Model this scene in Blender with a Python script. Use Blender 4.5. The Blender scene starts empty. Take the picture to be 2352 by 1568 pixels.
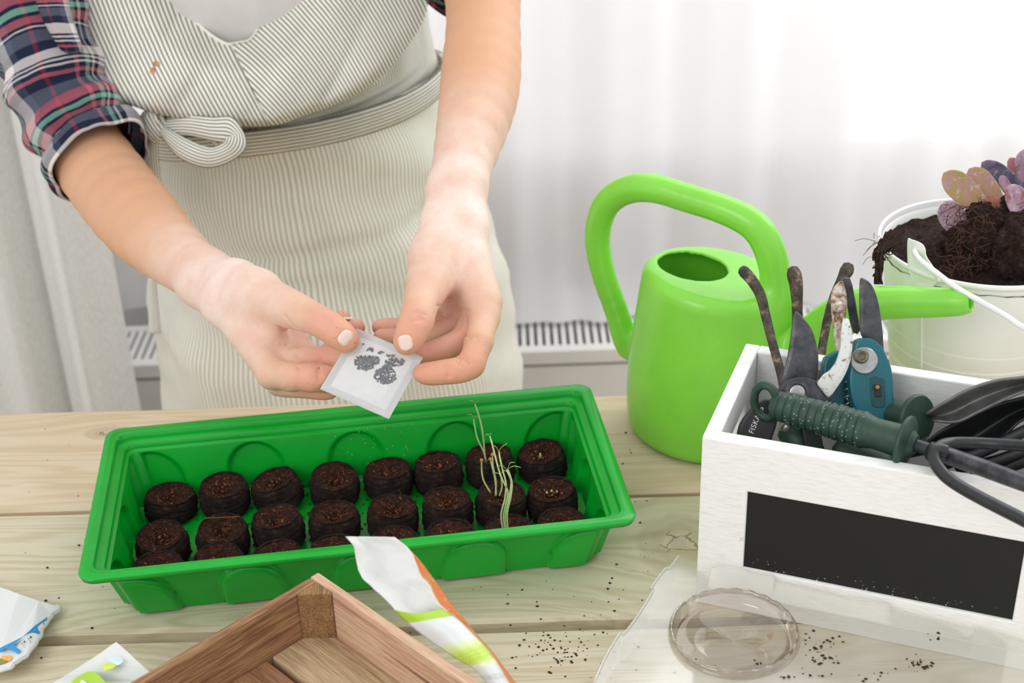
import bpy, math, random
import numpy as np
from mathutils import Vector, Matrix, noise
random.seed(7)
rng = np.random.default_rng(5)
S = bpy.context.scene
COL = S.collection
# ------------------------------------------------------------------ camera
F, PITCH, ROLL, CH = 3332.7, .5107, -.0344, .6546
_f = np.array([0, math.cos(PITCH), -math.sin(PITCH)])
_u = np.array([0, math.sin(PITCH), math.cos(PITCH)])
_r = np.array([1., 0, 0])
_c, _s = math.cos(ROLL), math.sin(ROLL)
CR, CU, CF = _c*_r+_s*_u, -_s*_r+_c*_u, _f
CC = np.array([0, 0, CH])
cam = bpy.data.cameras.new('camera'); camo = bpy.data.objects.new('camera', cam); COL.objects.link(camo)
m = Matrix(((CR[0], CU[0], -CF[0], 0), (CR[1], CU[1], -CF[1], 0), (CR[2], CU[2], -CF[2], CH), (0, 0, 0, 1)))
camo.matrix_world = m
cam.sensor_width = 36; cam.lens = 36*F/2352; cam.clip_start = .02
cam.dof.use_dof = True; cam.dof.focus_distance = 1.0; cam.dof.aperture_fstop = 9
S.camera = camo
S.view_settings.view_transform = 'Standard'; S.view_settings.look = 'None'
S.view_settings.exposure = 0.0; S.view_settings.gamma = 1; S.view_settings.use_curve_mapping = False
# ------------------------------------------------------------------ light
w = bpy.data.worlds.new('sky'); S.world = w; w.use_nodes = True
bg = w.node_tree.nodes['Background']; bg.inputs[0].default_value = (.965, .985, 1, 1); bg.inputs[1].default_value = 1.02
def area(name, loc, target, size, size_y, power, col=(1, 1, 1)):
    l = bpy.data.lights.new(name, 'AREA'); l.shape = 'RECTANGLE'; l.size = size; l.size_y = size_y; l.energy = power; l.color = col
    o = bpy.data.objects.new(name, l); COL.objects.link(o); o.location = loc
    o.rotation_euler = (Vector(target)-Vector(loc)).to_track_quat('-Z', 'Y').to_euler()
    return o
area('room_window_light', (-1.5, -1.0, 1.9), (0, .9, 0), 1.3, 1.3, 20, (1, .985, .96))
area('window_daylight', (.62, 1.82, .90), (.1, .85, 0), 2.0, .9, 17, (.97, .99, 1))
area('daylight_outside', (.4, 2.85, 1.0), (.4, 1.9, .1), 3.4, 2.2, 17, (.97, .99, 1))

# ------------------------------------------------------------------ pixel -> place helpers
def ray(px, py): return CR*((px-1176)/F) - CU*((py-784)/F) + CF
def PD(px, py, D): return CC + ray(px, py)*D
def PZ(px, py, z): r = ray(px, py); return CC + r*((z-CH)/r[2])
def PY(px, py, y): r = ray(px, py); return CC + r*(y/r[1])
def PN(px, py, p0, n): r = ray(px, py); return CC + r*(np.dot(np.array(p0)-CC, n)/np.dot(r, n))
def lin(c):
    if isinstance(c, str): c = [int(c[i:i+2], 16) for i in (0, 2, 4)]
    return tuple(((v/255)/12.92 if v/255 <= .04045 else ((v/255+.055)/1.055)**2.4) for v in c)+(1,)
# ------------------------------------------------------------------ mesh helpers
def new(name, V, Fc, mat=None, parent=None, smooth=True, label=None, cat=None, group=None, kind=None, origin=None, uv=None, attrs=None, auto=None, bevel=0, solid=0, sub=0):
    V = np.array(V, float)
    me = bpy.data.meshes.new(name)
    pw = np.zeros(3)
    if parent is not None:
        q = parent
        while q is not None: pw = pw+np.array(q.location); q = q.parent
    if origin is None:
        origin = np.array([V[:, 0].mean(), V[:, 1].mean(), V[:, 2].min()])
    origin = np.array(origin, float)
    me.from_pydata((V-origin).tolist(), [], [tuple(map(int, f)) for f in Fc])
    if smooth: me.polygons.foreach_set('use_smooth', [True]*len(me.polygons))
    if uv is not None:
        l = me.uv_layers.new(name='UVMap')
        vi = np.zeros(len(me.loops), int); me.loops.foreach_get('vertex_index', vi)
        l.data.foreach_set('uv', np.array(uv, float)[vi].ravel())
    if attrs:
        for k, a in attrs.items():
            at = me.attributes.new(k, 'FLOAT', 'POINT'); at.data.foreach_set('value', np.array(a, float))
    me.validate(); me.update()
    o = bpy.data.objects.new(name, me); COL.objects.link(o)
    if mat: me.materials.append(mat)
    o.location = tuple(origin-pw)
    if parent is not None: o.parent = parent
    if solid:
        md = o.modifiers.new('s', 'SOLIDIFY'); md.thickness = solid; md.offset = 0
    if bevel:
        md = o.modifiers.new('b', 'BEVEL'); md.width = bevel; md.segments = 2; md.limit_method = 'ANGLE'; md.angle_limit = .6
    if sub:
        md = o.modifiers.new('u', 'SUBSURF'); md.levels = sub; md.render_levels = sub
    if auto is not None:
        try: me.set_sharp_from_angle(angle=auto)
        except Exception: pass
    tag(o, label, cat, group, kind)
    return o
def tag(o, label=None, cat=None, group=None, kind=None):
    if label: o['label'] = label
    if cat: o['category'] = cat
    if group: o['group'] = group
    if kind: o['kind'] = kind
    return o
def empty(name, loc, label, cat, group=None):
    o = bpy.data.objects.new(name, None); COL.objects.link(o); o.location = tuple(loc); o.empty_display_size = .02
    return tag(o, label, cat, group)
def crom(P, n):
    P = np.array(P, float); m_ = len(P)
    if m_ == 2: return np.array([P[0]+(P[1]-P[0])*t for t in np.linspace(0, 1, n)])
    Q = np.vstack([2*P[0]-P[1], P, 2*P[-1]-P[-2]]); out = []
    for t in np.linspace(0, m_-1, n):
        i = min(int(t), m_-2); f = t-i; a, b, c, d = Q[i], Q[i+1], Q[i+2], Q[i+3]
        out.append(.5*((2*b)+(c-a)*f+(2*a-5*b+4*c-d)*f*f+(3*b-a-3*c+d)*f**3))
    return np.array(out)
def grid_faces(n, m_, wrap=False, off=0):
    f = []
    for i in range(n-1):
        for j in range(m_ if wrap else m_-1):
            a = i*m_+j; b = i*m_+(j+1) % m_
            f.append((off+a, off+b, off+b+m_, off+a+m_))
    return f
def frames(P):
    T = np.gradient(P, axis=0); T /= np.linalg.norm(T, axis=1)[:, None]+1e-12
    n = np.cross(T[0], [0, 0, 1]);
    if np.linalg.norm(n) < .1: n = np.cross(T[0], [0, 1, 0])
    n /= np.linalg.norm(n); N = [n]
    for i in range(1, len(P)):
        n = N[-1]-T[i]*np.dot(N[-1], T[i]); n /= np.linalg.norm(n)+1e-12; N.append(n)
    N = np.array(N); return T, N, np.cross(T, N)
def tube(P, r, n=12, res=None, flat=1., caps=True):
    P = np.array(P, float); r = np.array(r, float) if np.ndim(r) else np.full(len(P), float(r))
    if res:
        R_ = crom(np.column_stack([P, r]), res); P, r = R_[:, :3], R_[:, 3]
    T, N, B = frames(P); A = np.linspace(0, 2*math.pi, n, endpoint=False)
    V = (P[:, None]+r[:, None, None]*(N[:, None]*np.cos(A)[None, :, None]+B[:, None]*flat*np.sin(A)[None, :, None])).reshape(-1, 3)
    Fc = grid_faces(len(P), n, True)
    if caps:
        k = len(V); V = np.vstack([V, P[0]-T[0]*r[0]*.35, P[-1]+T[-1]*r[-1]*.35]); q = (len(P)-1)*n
        for j in range(n):
            Fc.append((k, (j+1) % n, j)); Fc.append((k+1, q+j, q+(j+1) % n))
    return V, Fc
def join(parts):
    V = []; Fc = []; o = 0
    for v, f in parts:
        V.append(np.array(v)); Fc += [tuple(i+o for i in q) for q in f]; o += len(v)
    return np.vstack(V), Fc
def lathe(prof, n=48, c=(0, 0, 0), wob=None):
    V = []
    A = np.linspace(0, 2*math.pi, n, endpoint=False)
    for (r, z) in prof:
        for a in A: V.append((c[0]+r*math.cos(a), c[1]+r*math.sin(a), c[2]+z))
    return np.array(V), grid_faces(len(prof), n, True)
def box(x0, x1, y0, y1, z0, z1, ax=None, o=(0, 0, 0)):
    V = np.array([(x, y, z) for z in (z0, z1) for y in (y0, y1) for x in (x0, x1)], float)
    Fc = [(0, 2, 3, 1), (4, 5, 7, 6), (0, 1, 5, 4), (2, 6, 7, 3), (0, 4, 6, 2), (1, 3, 7, 5)]
    if ax is not None: V = V@np.array(ax)
    return V+np.array(o), Fc
def slab(pts, th, n=None, cent=True):
    """solid plate from a closed outline of 3D points, thickness th along n"""
    P = np.array(pts, float); k = len(P)
    if n is None:
        n = np.zeros(3)
        for i in range(k): n += np.cross(P[i]-P[0], P[(i+1) % k]-P[0])
    n = np.array(n, float); n /= np.linalg.norm(n)
    a = P+n*th/2; b = P-n*th/2
    V = np.vstack([a, b]); Fc = [tuple(range(k)), tuple(range(2*k-1, k-1, -1))]
    for i in range(k): j = (i+1) % k; Fc.append((i, i+k, j+k, j))
    return V, Fc
def closed(pts, n):
    P = np.array(pts, float); Q = crom(np.vstack([P[-2:], P, P[:2]]), (len(P)+3)*n+1); return Q[n*2:n*(len(P)+2)]
def fbm(p, s, o=3): return noise.fractal(Vector(p)*s, 1., 2., o)
# ------------------------------------------------------------------ materials
class NT:
    def __init__(s, name):
        s.m = bpy.data.materials.new(name); s.m.use_nodes = True; s.t = s.m.node_tree; s.b = s.t.nodes['Principled BSDF']; s.out = s.t.nodes['Material Output']
    def n(s, ty, **kw):
        nd = s.t.nodes.new(ty)
        for k, v in kw.items():
            if k.startswith('i_'):
                k = k[2:]; k = int(k) if k.isdigit() else k.replace('_', ' ')
                if isinstance(v, bpy.types.NodeSocket): s.t.links.new(v, nd.inputs[k])
                else: nd.inputs[k].default_value = v
            else: setattr(nd, k, v)
        return nd
    def lk(s, a, b): s.t.links.new(a, b)
    def co(s, kind='Object'): return s.n('ShaderNodeTexCoord').outputs[kind]
    def mp(s, v, scale=(1, 1, 1), loc=(0, 0, 0), rot=(0, 0, 0)):
        return s.n('ShaderNodeMapping', i_Vector=v, i_Scale=scale, i_Location=loc, i_Rotation=rot).outputs[0]
    def noise(s, v, sc, det=4, rough=.55, dist=0):
        return s.n('ShaderNodeTexNoise', i_Vector=v, i_Scale=sc, i_Detail=det, i_Roughness=rough, i_Distortion=dist).outputs[0]
    def math(s, op, a, b=0., c=0.):
        nd = s.n('ShaderNodeMath', operation=op)
        for i, v in enumerate((a, b, c)):
            if isinstance(v, bpy.types.NodeSocket): s.lk(v, nd.inputs[i])
            else: nd.inputs[i].default_value = v
        return nd.outputs[0]
    def ramp(s, f, stops, interp='LINEAR'):
        nd = s.n('ShaderNodeValToRGB', i_Fac=f); cr = nd.color_ramp; cr.interpolation = interp
        while len(cr.elements) < len(stops): cr.elements.new(.5)
        for e, (p, c) in zip(cr.elements, sorted(stops, key=lambda q: q[0])):
            e.position = p; e.color = lin(c) if not isinstance(c, (int, float)) else (c, c, c, 1)
        return nd.outputs[0]
    def mix(s, f, a, b, mode='MIX'):
        nd = s.n('ShaderNodeMix', data_type='RGBA', blend_type=mode)
        for k, v in ((0, f), (6, a), (7, b)):
            if isinstance(v, bpy.types.NodeSocket): s.lk(v, nd.inputs[k])
            elif isinstance(v, (int, float)): nd.inputs[k].default_value = v
            else: nd.inputs[k].default_value = lin(v) if len(v) != 4 else v
        return nd.outputs[2]
    def bump(s, h, strength=.3, dist=.001):
        nd = s.n('ShaderNodeBump', i_Height=h, i_Strength=strength, i_Distance=dist); s.lk(nd.outputs[0], s.b.inputs['Normal'])
    def fin(s, col=None, rough=.5, spec=.5, metal=0, coat=0, sss=0, sub_r=None):
        b = s.b
        if col is not None:
            if isinstance(col, bpy.types.NodeSocket): s.lk(col, b.inputs['Base Color'])
            else: b.inputs['Base Color'].default_value = lin(col)
        if isinstance(rough, bpy.types.NodeSocket): s.lk(rough, b.inputs['Roughness'])
        else: b.inputs['Roughness'].default_value = rough
        b.inputs['Specular IOR Level'].default_value = spec; b.inputs['Metallic'].default_value = metal
        b.inputs['Coat Weight'].default_value = coat
        if sss: b.inputs['Subsurface Weight'].default_value = sss; b.inputs['Subsurface Scale'].default_value = .006; b.inputs['Subsurface Radius'].default_value = sub_r or (1, .4, .25)
        return s.m
def plain(name, col, rough=.5, var=.08, sc=60, bump=.15, spec=.5, metal=0, coat=0, bd=.0006):
    t = NT(name); c = t.co(); nz = t.noise(c, sc, 5)
    dk = tuple(max(0, v*(1-var)) for v in ([int(col[i:i+2], 16) for i in (0, 2, 4)])); lt = tuple(min(255, v*(1+var)) for v in ([int(col[i:i+2], 16) for i in (0, 2, 4)]))
    cc = t.ramp(nz, [(.3, dk), (.7, lt)])
    if bump: t.bump(t.noise(c, sc*4, 4), bump, bd)
    return t.fin(cc, rough, spec, metal, coat)
def translucent(t, col, opac=.6, tr=.5, rough=.9):
    """cloth or plastic sheet: part see-through, part diffuse, part light passing"""
    n1 = t.n('ShaderNodeBsdfDiffuse', i_Color=lin(col) if not isinstance(col, bpy.types.NodeSocket) else col)
    n2 = t.n('ShaderNodeBsdfTranslucent', i_Color=lin(col) if not isinstance(col, bpy.types.NodeSocket) else col)
    a = t.n('ShaderNodeMixShader', i_0=tr); t.lk(n1.outputs[0], a.inputs[1]); t.lk(n2.outputs[0], a.inputs[2])
    tp = t.n('ShaderNodeBsdfTransparent'); b = t.n('ShaderNodeMixShader', i_0=opac)
    t.lk(tp.outputs[0], b.inputs[1]); t.lk(a.outputs[0], b.inputs[2]); return b

def wood(name, light, mid, dark, knots=(), grain=1., axis=0, band=90., rough=.62):
    t = NT(name); c = t.co()
    sp = t.n('ShaderNodeSeparateXYZ', i_0=c)
    X, Y, Z = (sp.outputs[axis], sp.outputs[1-axis], sp.outputs[2])
    yy = Y; kn = None; crk = None
    for (kx, ky, rx, ry) in knots:
        dx = t.math('DIVIDE', t.math('SUBTRACT', X, kx), rx); dy = t.math('DIVIDE', t.math('SUBTRACT', Y, ky), ry)
        wob = t.math('MULTIPLY', t.math('SUBTRACT', t.noise(c, 70, 3), .5), .5)
        d = t.math('ADD', t.math('SQRT', t.math('ADD', t.math('MULTIPLY', dx, dx), t.math('MULTIPLY', dy, dy))), wob)
        g = t.math('POWER', 2.718, t.math('MULTIPLY', t.math('MULTIPLY', d, d), -.16))
        yy = t.math('SUBTRACT', yy, t.math('MULTIPLY', t.math('MULTIPLY', t.math('SUBTRACT', Y, ky), g), .85))
        k = t.math('SMOOTHSTEP', d, 1.25, .75) if False else t.n('ShaderNodeMapRange', i_Value=d, i_1=.85, i_2=1.15, i_3=1., i_4=0.).outputs[0]
        ringv = t.math('MULTIPLY', k, t.math('ADD', .75, t.math('MULTIPLY', t.math('SINE', t.math('MULTIPLY', d, 14)), .2)))
        vv = t.n('ShaderNodeTexVoronoi', feature='DISTANCE_TO_EDGE', i_Vector=t.mp(t.n('ShaderNodeVectorMath', operation='ADD', i_0=c, i_1=t.n('ShaderNodeVectorMath', operation='SCALE', i_0=t.n('ShaderNodeTexNoise', i_Vector=c, i_Scale=120.).outputs[1], i_Scale=.012).outputs[0]).outputs[0], (52, 60, 0)), i_Scale=1.).outputs[0]
        cr = t.math('MULTIPLY', t.math('LESS_THAN', vv, t.math('MULTIPLY', t.noise(c, 45, 2), .06)), t.n('ShaderNodeMapRange', i_Value=d, i_1=.1, i_2=.95, i_3=1., i_4=0.).outputs[0])
        cr = t.math('GREATER_THAN', cr, .55)
        kn = ringv if kn is None else t.math('MAXIMUM', kn, ringv); crk = cr if crk is None else t.math('MAXIMUM', crk, cr)
    cv = t.n('ShaderNodeCombineXYZ', i_0=t.math('MULTIPLY', X, 1.6), i_1=t.math('MULTIPLY', yy, 22.), i_2=t.math('MULTIPLY', Z, 22.)).outputs[0]
    n1 = t.noise(cv, 1., 3, .5, .6)
    lines = t.math('SINE', t.math('MULTIPLY', n1, band))
    fine = t.noise(t.n('ShaderNodeCombineXYZ', i_0=t.math('MULTIPLY', X, 14.), i_1=t.math('MULTIPLY', yy, 600.), i_2=t.math('MULTIPLY', Z, 600.)).outputs[0], 1., 4)
    big = t.noise(t.mp(c, (3, 9, 9)), 1., 3)
    f = t.math('ADD', t.math('MULTIPLY', t.math('ADD', lines, 1), .17*grain), t.math('ADD', t.math('MULTIPLY', fine, .34*grain), t.math('MULTIPLY', big, .5)))
    col = t.ramp(f, [(.2, light), (.6, mid), (1., dark)])
    if kn is not None:
        col = t.mix(t.math('MULTIPLY', kn, .42), col, (140, 118, 94)); col = t.mix(t.math('MULTIPLY', crk, .6), col, (84, 66, 48))
    # small dirt specks
    sv = t.n('ShaderNodeTexVoronoi', i_Vector=c, i_Scale=38.).outputs[0]
    col = t.mix(t.math('MULTIPLY', t.math('LESS_THAN', sv, .035), .6), col, (70, 50, 35))
    t.bump(t.math('ADD', fine, t.math('MULTIPLY', lines, .15)), .25, .0006)
    return t.fin(col, rough, .35)

def stripes(name, attr='UV', period=.0034, base=(240, 238, 228), dk=(104, 101, 86), duty=.40):
    t = NT(name); uv = t.n('ShaderNodeUVMap').outputs[0]; sp = t.n('ShaderNodeSeparateXYZ', i_0=uv)
    f = t.math('FRACT', t.math('DIVIDE', t.math('ADD', sp.outputs[0], t.math('MULTIPLY', t.noise(uv, 90, 2), .0006)), period))
    tri = t.math('ABSOLUTE', t.math('SUBTRACT', f, .5))
    m_ = t.n('ShaderNodeMapRange', i_Value=tri, i_1=duty/2-.05, i_2=duty/2+.05, i_3=1., i_4=0.).outputs[0]
    weave = t.noise(t.mp(uv, (1, 1, 1)), 2600, 2)
    big = t.noise(t.co(), 14, 3)
    b2 = t.mix(t.ramp(big, [(.45, 0), (.75, 1.)]), base, tuple(v*.93 for v in base))
    col = t.mix(t.math('MULTIPLY', m_, t.math('ADD', .55, t.math('MULTIPLY', weave, .6))), b2, dk)
    # pale rust and mud stains in the linen
    st = t.noise(t.co(), 26, 4, .65); col = t.mix(t.math('MULTIPLY', t.ramp(st, [(.66, 0), (.76, 1.)]), .35), col, (205, 190, 150))
    t.bump(t.math('ADD', weave, t.math('MULTIPLY', m_, -.5)), .3, .0006)
    return t.fin(col, .92, .15)

# plaid shirt
def plaid(name):
    t = NT(name); uv = t.n('ShaderNodeUVMap').outputs[0]; wv = t.noise(uv, 30, 2)
    sp = t.n('ShaderNodeSeparateXYZ', i_0=uv)
    def wb(v, per, ph): return t.math('FRACT', t.math('ADD', t.math('DIVIDE', t.math('ADD', v, t.math('MULTIPLY', wv, .004)), per), ph))
    navy, nav2, red, mint, wh, gr = '23283c', '4a5064', 'b4606c', '86b8a6', 'dcd4d2', '5c6170'
    A = [(0, gr), (.14, red), (.27, navy), (.30, mint), (.345, navy), (.375, red), (.43, navy), (.46, wh), (.475, navy), (.5, gr), (.6, navy), (.68, wh), (.78, navy), (.80, wh), (.82, navy), (.84, wh), (.86, navy), (.9, red), (.93, navy)]
    B = [(0, navy), (.1, navy), (.2, '8e2236'), (.24, navy), (.3, navy), (.42, nav2), (.50, wh), (.70, navy), (.75, wh), (.77, navy), (.8, mint), (.84, navy), (.9, red), (.94, navy)]
    ca = t.ramp(wb(sp.outputs[1], .105, .1), A, 'CONSTANT'); cb = t.ramp(wb(sp.outputs[0], .095, .3), B, 'CONSTANT')
    tw = t.math('GREATER_THAN', t.math('SINE', t.math('MULTIPLY', t.math('ADD', sp.outputs[0], sp.outputs[1]), 5200)), 0)
    col = t.mix(t.math('ADD', .25, t.math('MULTIPLY', tw, .3)), ca, cb)
    t.bump(t.noise(uv, 2500, 2), .25, .0005)
    return t.fin(col, .9, .1)

def soilmat(name, a, b, c_, sc=260):
    t = NT(name); c = t.co(); n = t.noise(c, sc, 6, .7); col = t.ramp(n, [(.3, a), (.52, b), (.68, c_)])
    t.bump(n, .9, .002); return t.fin(col, .9, .2)

def skinmat():
    t = NT('skin'); c = t.co('Object')
    fl = t.n('ShaderNodeAttribute', attribute_name='flush').outputs['Fac']; up = t.n('ShaderNodeAttribute', attribute_name='tan').outputs['Fac']
    n = t.noise(c, 38, 5, .6); n2 = t.noise(c, 260, 3)
    col = t.mix(t.ramp(n, [(.35, 0), (.65, 1.)]), (242, 220, 208), (231, 196, 181))
    col = t.mix(t.math('MULTIPLY', up, .9), col, (214, 160, 120))
    col = t.mix(t.math('MULTIPLY', fl, .55), col, (226, 150, 136))
    # specks of soil on the fingers
    v = t.n('ShaderNodeTexVoronoi', i_Vector=c, i_Scale=430.).outputs[0]; msk = t.math('MULTIPLY', t.math('LESS_THAN', v, .2), t.math('GREATER_THAN', t.noise(c, 60, 2), .62))
    col = t.mix(t.math('MULTIPLY', t.math('MULTIPLY', msk, fl), .9), col, (70, 40, 30))
    t.bump(t.math('ADD', t.noise(c, 900, 3), t.math('MULTIPLY', n2, 1.6)), .38, .0007)
    return t.fin(col, .5, .4, sss=.12)

M = {}
M['tray'] = plain('tray_plastic', '02a62c', .27, .05, 20, .03, .5)
M['can'] = plain('can_plastic', '86d545', .27, .03, 20, .04, .5)
M['can'].node_tree.nodes['Principled BSDF'].inputs['Subsurface Weight'].default_value = .12; M['can'].node_tree.nodes['Principled BSDF'].inputs['Subsurface Radius'].default_value = (.5, 1, .2); M['can'].node_tree.nodes['Principled BSDF'].inputs['Subsurface Scale'].default_value = .012
M['net'] = soilmat('pellet_net', '17100e', '2b1f1c', '45342f', 150)
M['peat'] = soilmat('peat', '160c09', '361e16', '5c3423', 330)
M['fibre'] = plain('coir_fibre', '7c4826', .8, .3, 200, 0)
M['soil'] = soilmat('potting_soil', '0f0a08', '2b1d17', '4f372b', 300)
M['crumb'] = plain('soil_crumb', '3a2a20', .9, .3, 300, 0)
M['skin'] = skinmat()
M['nail'] = plain('nail', 'efd3c8', .25, .03, 50, 0, .6)
M['plaid'] = plaid('plaid_cotton')
M['stripe'] = stripes('apron_linen')
M['stripe_f'] = stripes('apron_skirt_linen', period=.0032, base=(238, 236, 224), dk=(190, 188, 172), duty=.42)
M['tshirt'] = plain('grey_jersey', 'd2cdca', .9, .03, 30, .1, .1)
M['trouser'] = plain('denim', '3a4660', .9, .1, 300, .2, .1)
M['packet'] = plain('packet_paper', 'dedfde', .45, .01, 30, .05)
M['seed'] = plain('seed', '7a7b7e', .7, .2, 800, .2)
M['white_metal'] = plain('white_enamel', 'f1f1ee', .35, .02, 20, .02, .5)
M['white_paint'] = None
M['black'] = plain('black_plastic', '1d1e20', .45, .1, 80, .1)
M['grey_steel'] = plain('grey_tool_steel', '6a6a68', .4, .2, 60, .2, .5, .4)
M['black_steel'] = plain('black_steel', '2b2c2e', .38, .15, 120, .2, .6, .3)
M['rust'] = None
M['teal'] = plain('teal_plastic', '0a6470', .35, .06, 40, .05)
M['green_grip'] = plain('dark_green_grip', '223f31', .5, .1, 120, .2)
M['steel'] = plain('worn_steel', 'a9aaa8', .32, .15, 90, .15, .6, .8)
M['brass'] = plain('brass', 'b08445', .4, .1, 90, .1, .5, .8)
M['radiator'] = plain('radiator_enamel', 'e9e9e6', .45, .01, 10, 0)
M['chalk'] = None
M['wall'] = plain('wall_plaster', 'f2f2f2', .9, .01, 12, .05)
M['frame'] = plain('window_frame_paint', 'f4f4f4', .5, .01, 12, .02)
M['floor'] = wood('floor_boards', 'c8b394', 'b89e7c', '97795a')
t = NT('white_washed_wood'); c = t.co('Generated'); c2 = t.co()
g = t.noise(t.mp(c2, (60, 260, 900)), 1., 4); pt = t.noise(c2, 60, 5, .7)
col = t.ramp(g, [(.2, 'e2dfd9'), (.45, 'f1f0ed'), (.75, 'f8f8f6')]); col = t.mix(t.ramp(pt, [(.66, 0), (.74, .5)]), col, (196, 186, 170))
t.bump(g, .25, .0005); M['white_paint'] = t.fin(col, .7, .3)
t = NT('rusty_steel'); c = t.co(); a_ = t.noise(c, 190, 6, .7)
col = t.ramp(a_, [(.4, 'd8d2c9'), (.52, 'a98d75'), (.62, '6b4128')]); t.bump(a_, .5, .0008); M['rust'] = t.fin(col, .55, .4, .2)
t = NT('chipped_white_steel'); c = t.co(); a_ = t.noise(c, 260, 5, .65)
col = t.ramp(a_, [(.55, 'e4e3e0'), (.66, '9a8a7a'), (.72, '5d4a3c')]); M['chip'] = t.fin(col, .4, .4, .2)
t = NT('muddy_steel'); c = t.co(); a_ = t.noise(c, 130, 5, .65)
col = t.ramp(a_, [(.4, '3c3a36'), (.55, '5c5346'), (.66, 'a18a6c')]); t.bump(a_, .6, .001); M['mud'] = t.fin(col, .75, .3)
t = NT('dirty_dark_steel'); c = t.co(); a_ = t.noise(c, 90, 6, .65)
col = t.ramp(a_, [(.35, '36363a'), (.6, '56565a'), (.72, '7a6e62')]); t.bump(a_, .3, .0005); M['dark_blade'] = t.fin(col, .42, .5, .5)
t = NT('chalkboard_paint'); c = t.co(); v = t.n('ShaderNodeTexVoronoi', i_Vector=c, i_Scale=300.).outputs[0]
sp = t.n('ShaderNodeSeparateXYZ', i_0=c)
low = t.n('ShaderNodeMapRange', i_Value=t.math('ADD', sp.outputs[2], t.math('MULTIPLY', t.noise(c, 40, 2), .012)), i_1=.004, i_2=.016, i_3=1., i_4=0.).outputs[0]
col = t.mix(t.math('MULTIPLY', t.math('LESS_THAN', v, .16), low), (30, 30, 29), (200, 200, 195)); M['chalk'] = t.fin(col, .6, .3)
M['plank'] = {}
M['rustic'] = wood('rustic_brown_wood', 'b48a62', '8c6040', '5a3a26', (), 1.3, 0, 60, .7)
t = NT('rustic_red_wood'); c = t.co(); g = t.noise(t.mp(c, (9, 9, 130), rot=(0, 0, 0)), 1., 5, .6); g2 = t.noise(t.mp(c, (30, 30, 200)), 1., 4); st = t.noise(t.mp(c, (7, 7, 60)), 1., 3)
col = t.ramp(g, [(.3, 'cf8a6a'), (.5, 'd9ac84'), (.7, 'c6b08a')]); col = t.mix(t.ramp(st, [(.6, 0), (.68, .75)]), col, (92, 58, 44)); col = t.mix(.25, col, t.ramp(g2, [(.3, 'a87458'), (.7, 'efd0b0')])); t.bump(g2, .3, .001); M['redwood'] = t.fin(col, .65, .3)
def leafmat(name, a, b, c_):  # mottled colour
    t = NT(name); c = t.co(); n = t.noise(c, 60, 6, .7, .8); col = t.ramp(n, [(.38, a), (.5, b), (.60, c_)]); col = t.mix(t.math('MULTIPLY', t.ramp(t.noise(c, 130, 5, .7), [(.55, 0), (.64, 1.)]), .5), col, (214, 200, 206)); col = t.mix(t.math('MULTIPLY', t.ramp(t.noise(t.mp(c, loc=(4, 4, 4)), 90, 5, .7), [(.6, 0), (.66, 1.)]), .6), col, (120, 62, 50)); t.bump(t.noise(c, 200, 3), .15, .0006); return t.fin(col, .45, .4)
M['leaf_yellow'] = leafmat('succulent_yellow_pink', '9a8f4a', 'ad8468', 'a88a98')
M['leaf_pink'] = leafmat('succulent_pink', 'b08f9c', '9d7f90', '86503f')
M['leaf_purple'] = leafmat('succulent_purple', '57506a', '6c637c', '8a7688')
M['stem'] = plain('sprout_stem', 'cfdca0', .5, .08, 300, 0)
M['sprout_leaf'] = plain('sprout_leaf', '8fae4a', .5, .1, 300, 0)
M['seedcoat'] = plain('seed_coat', 'c08a5e', .6, .1, 300, 0)

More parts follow.
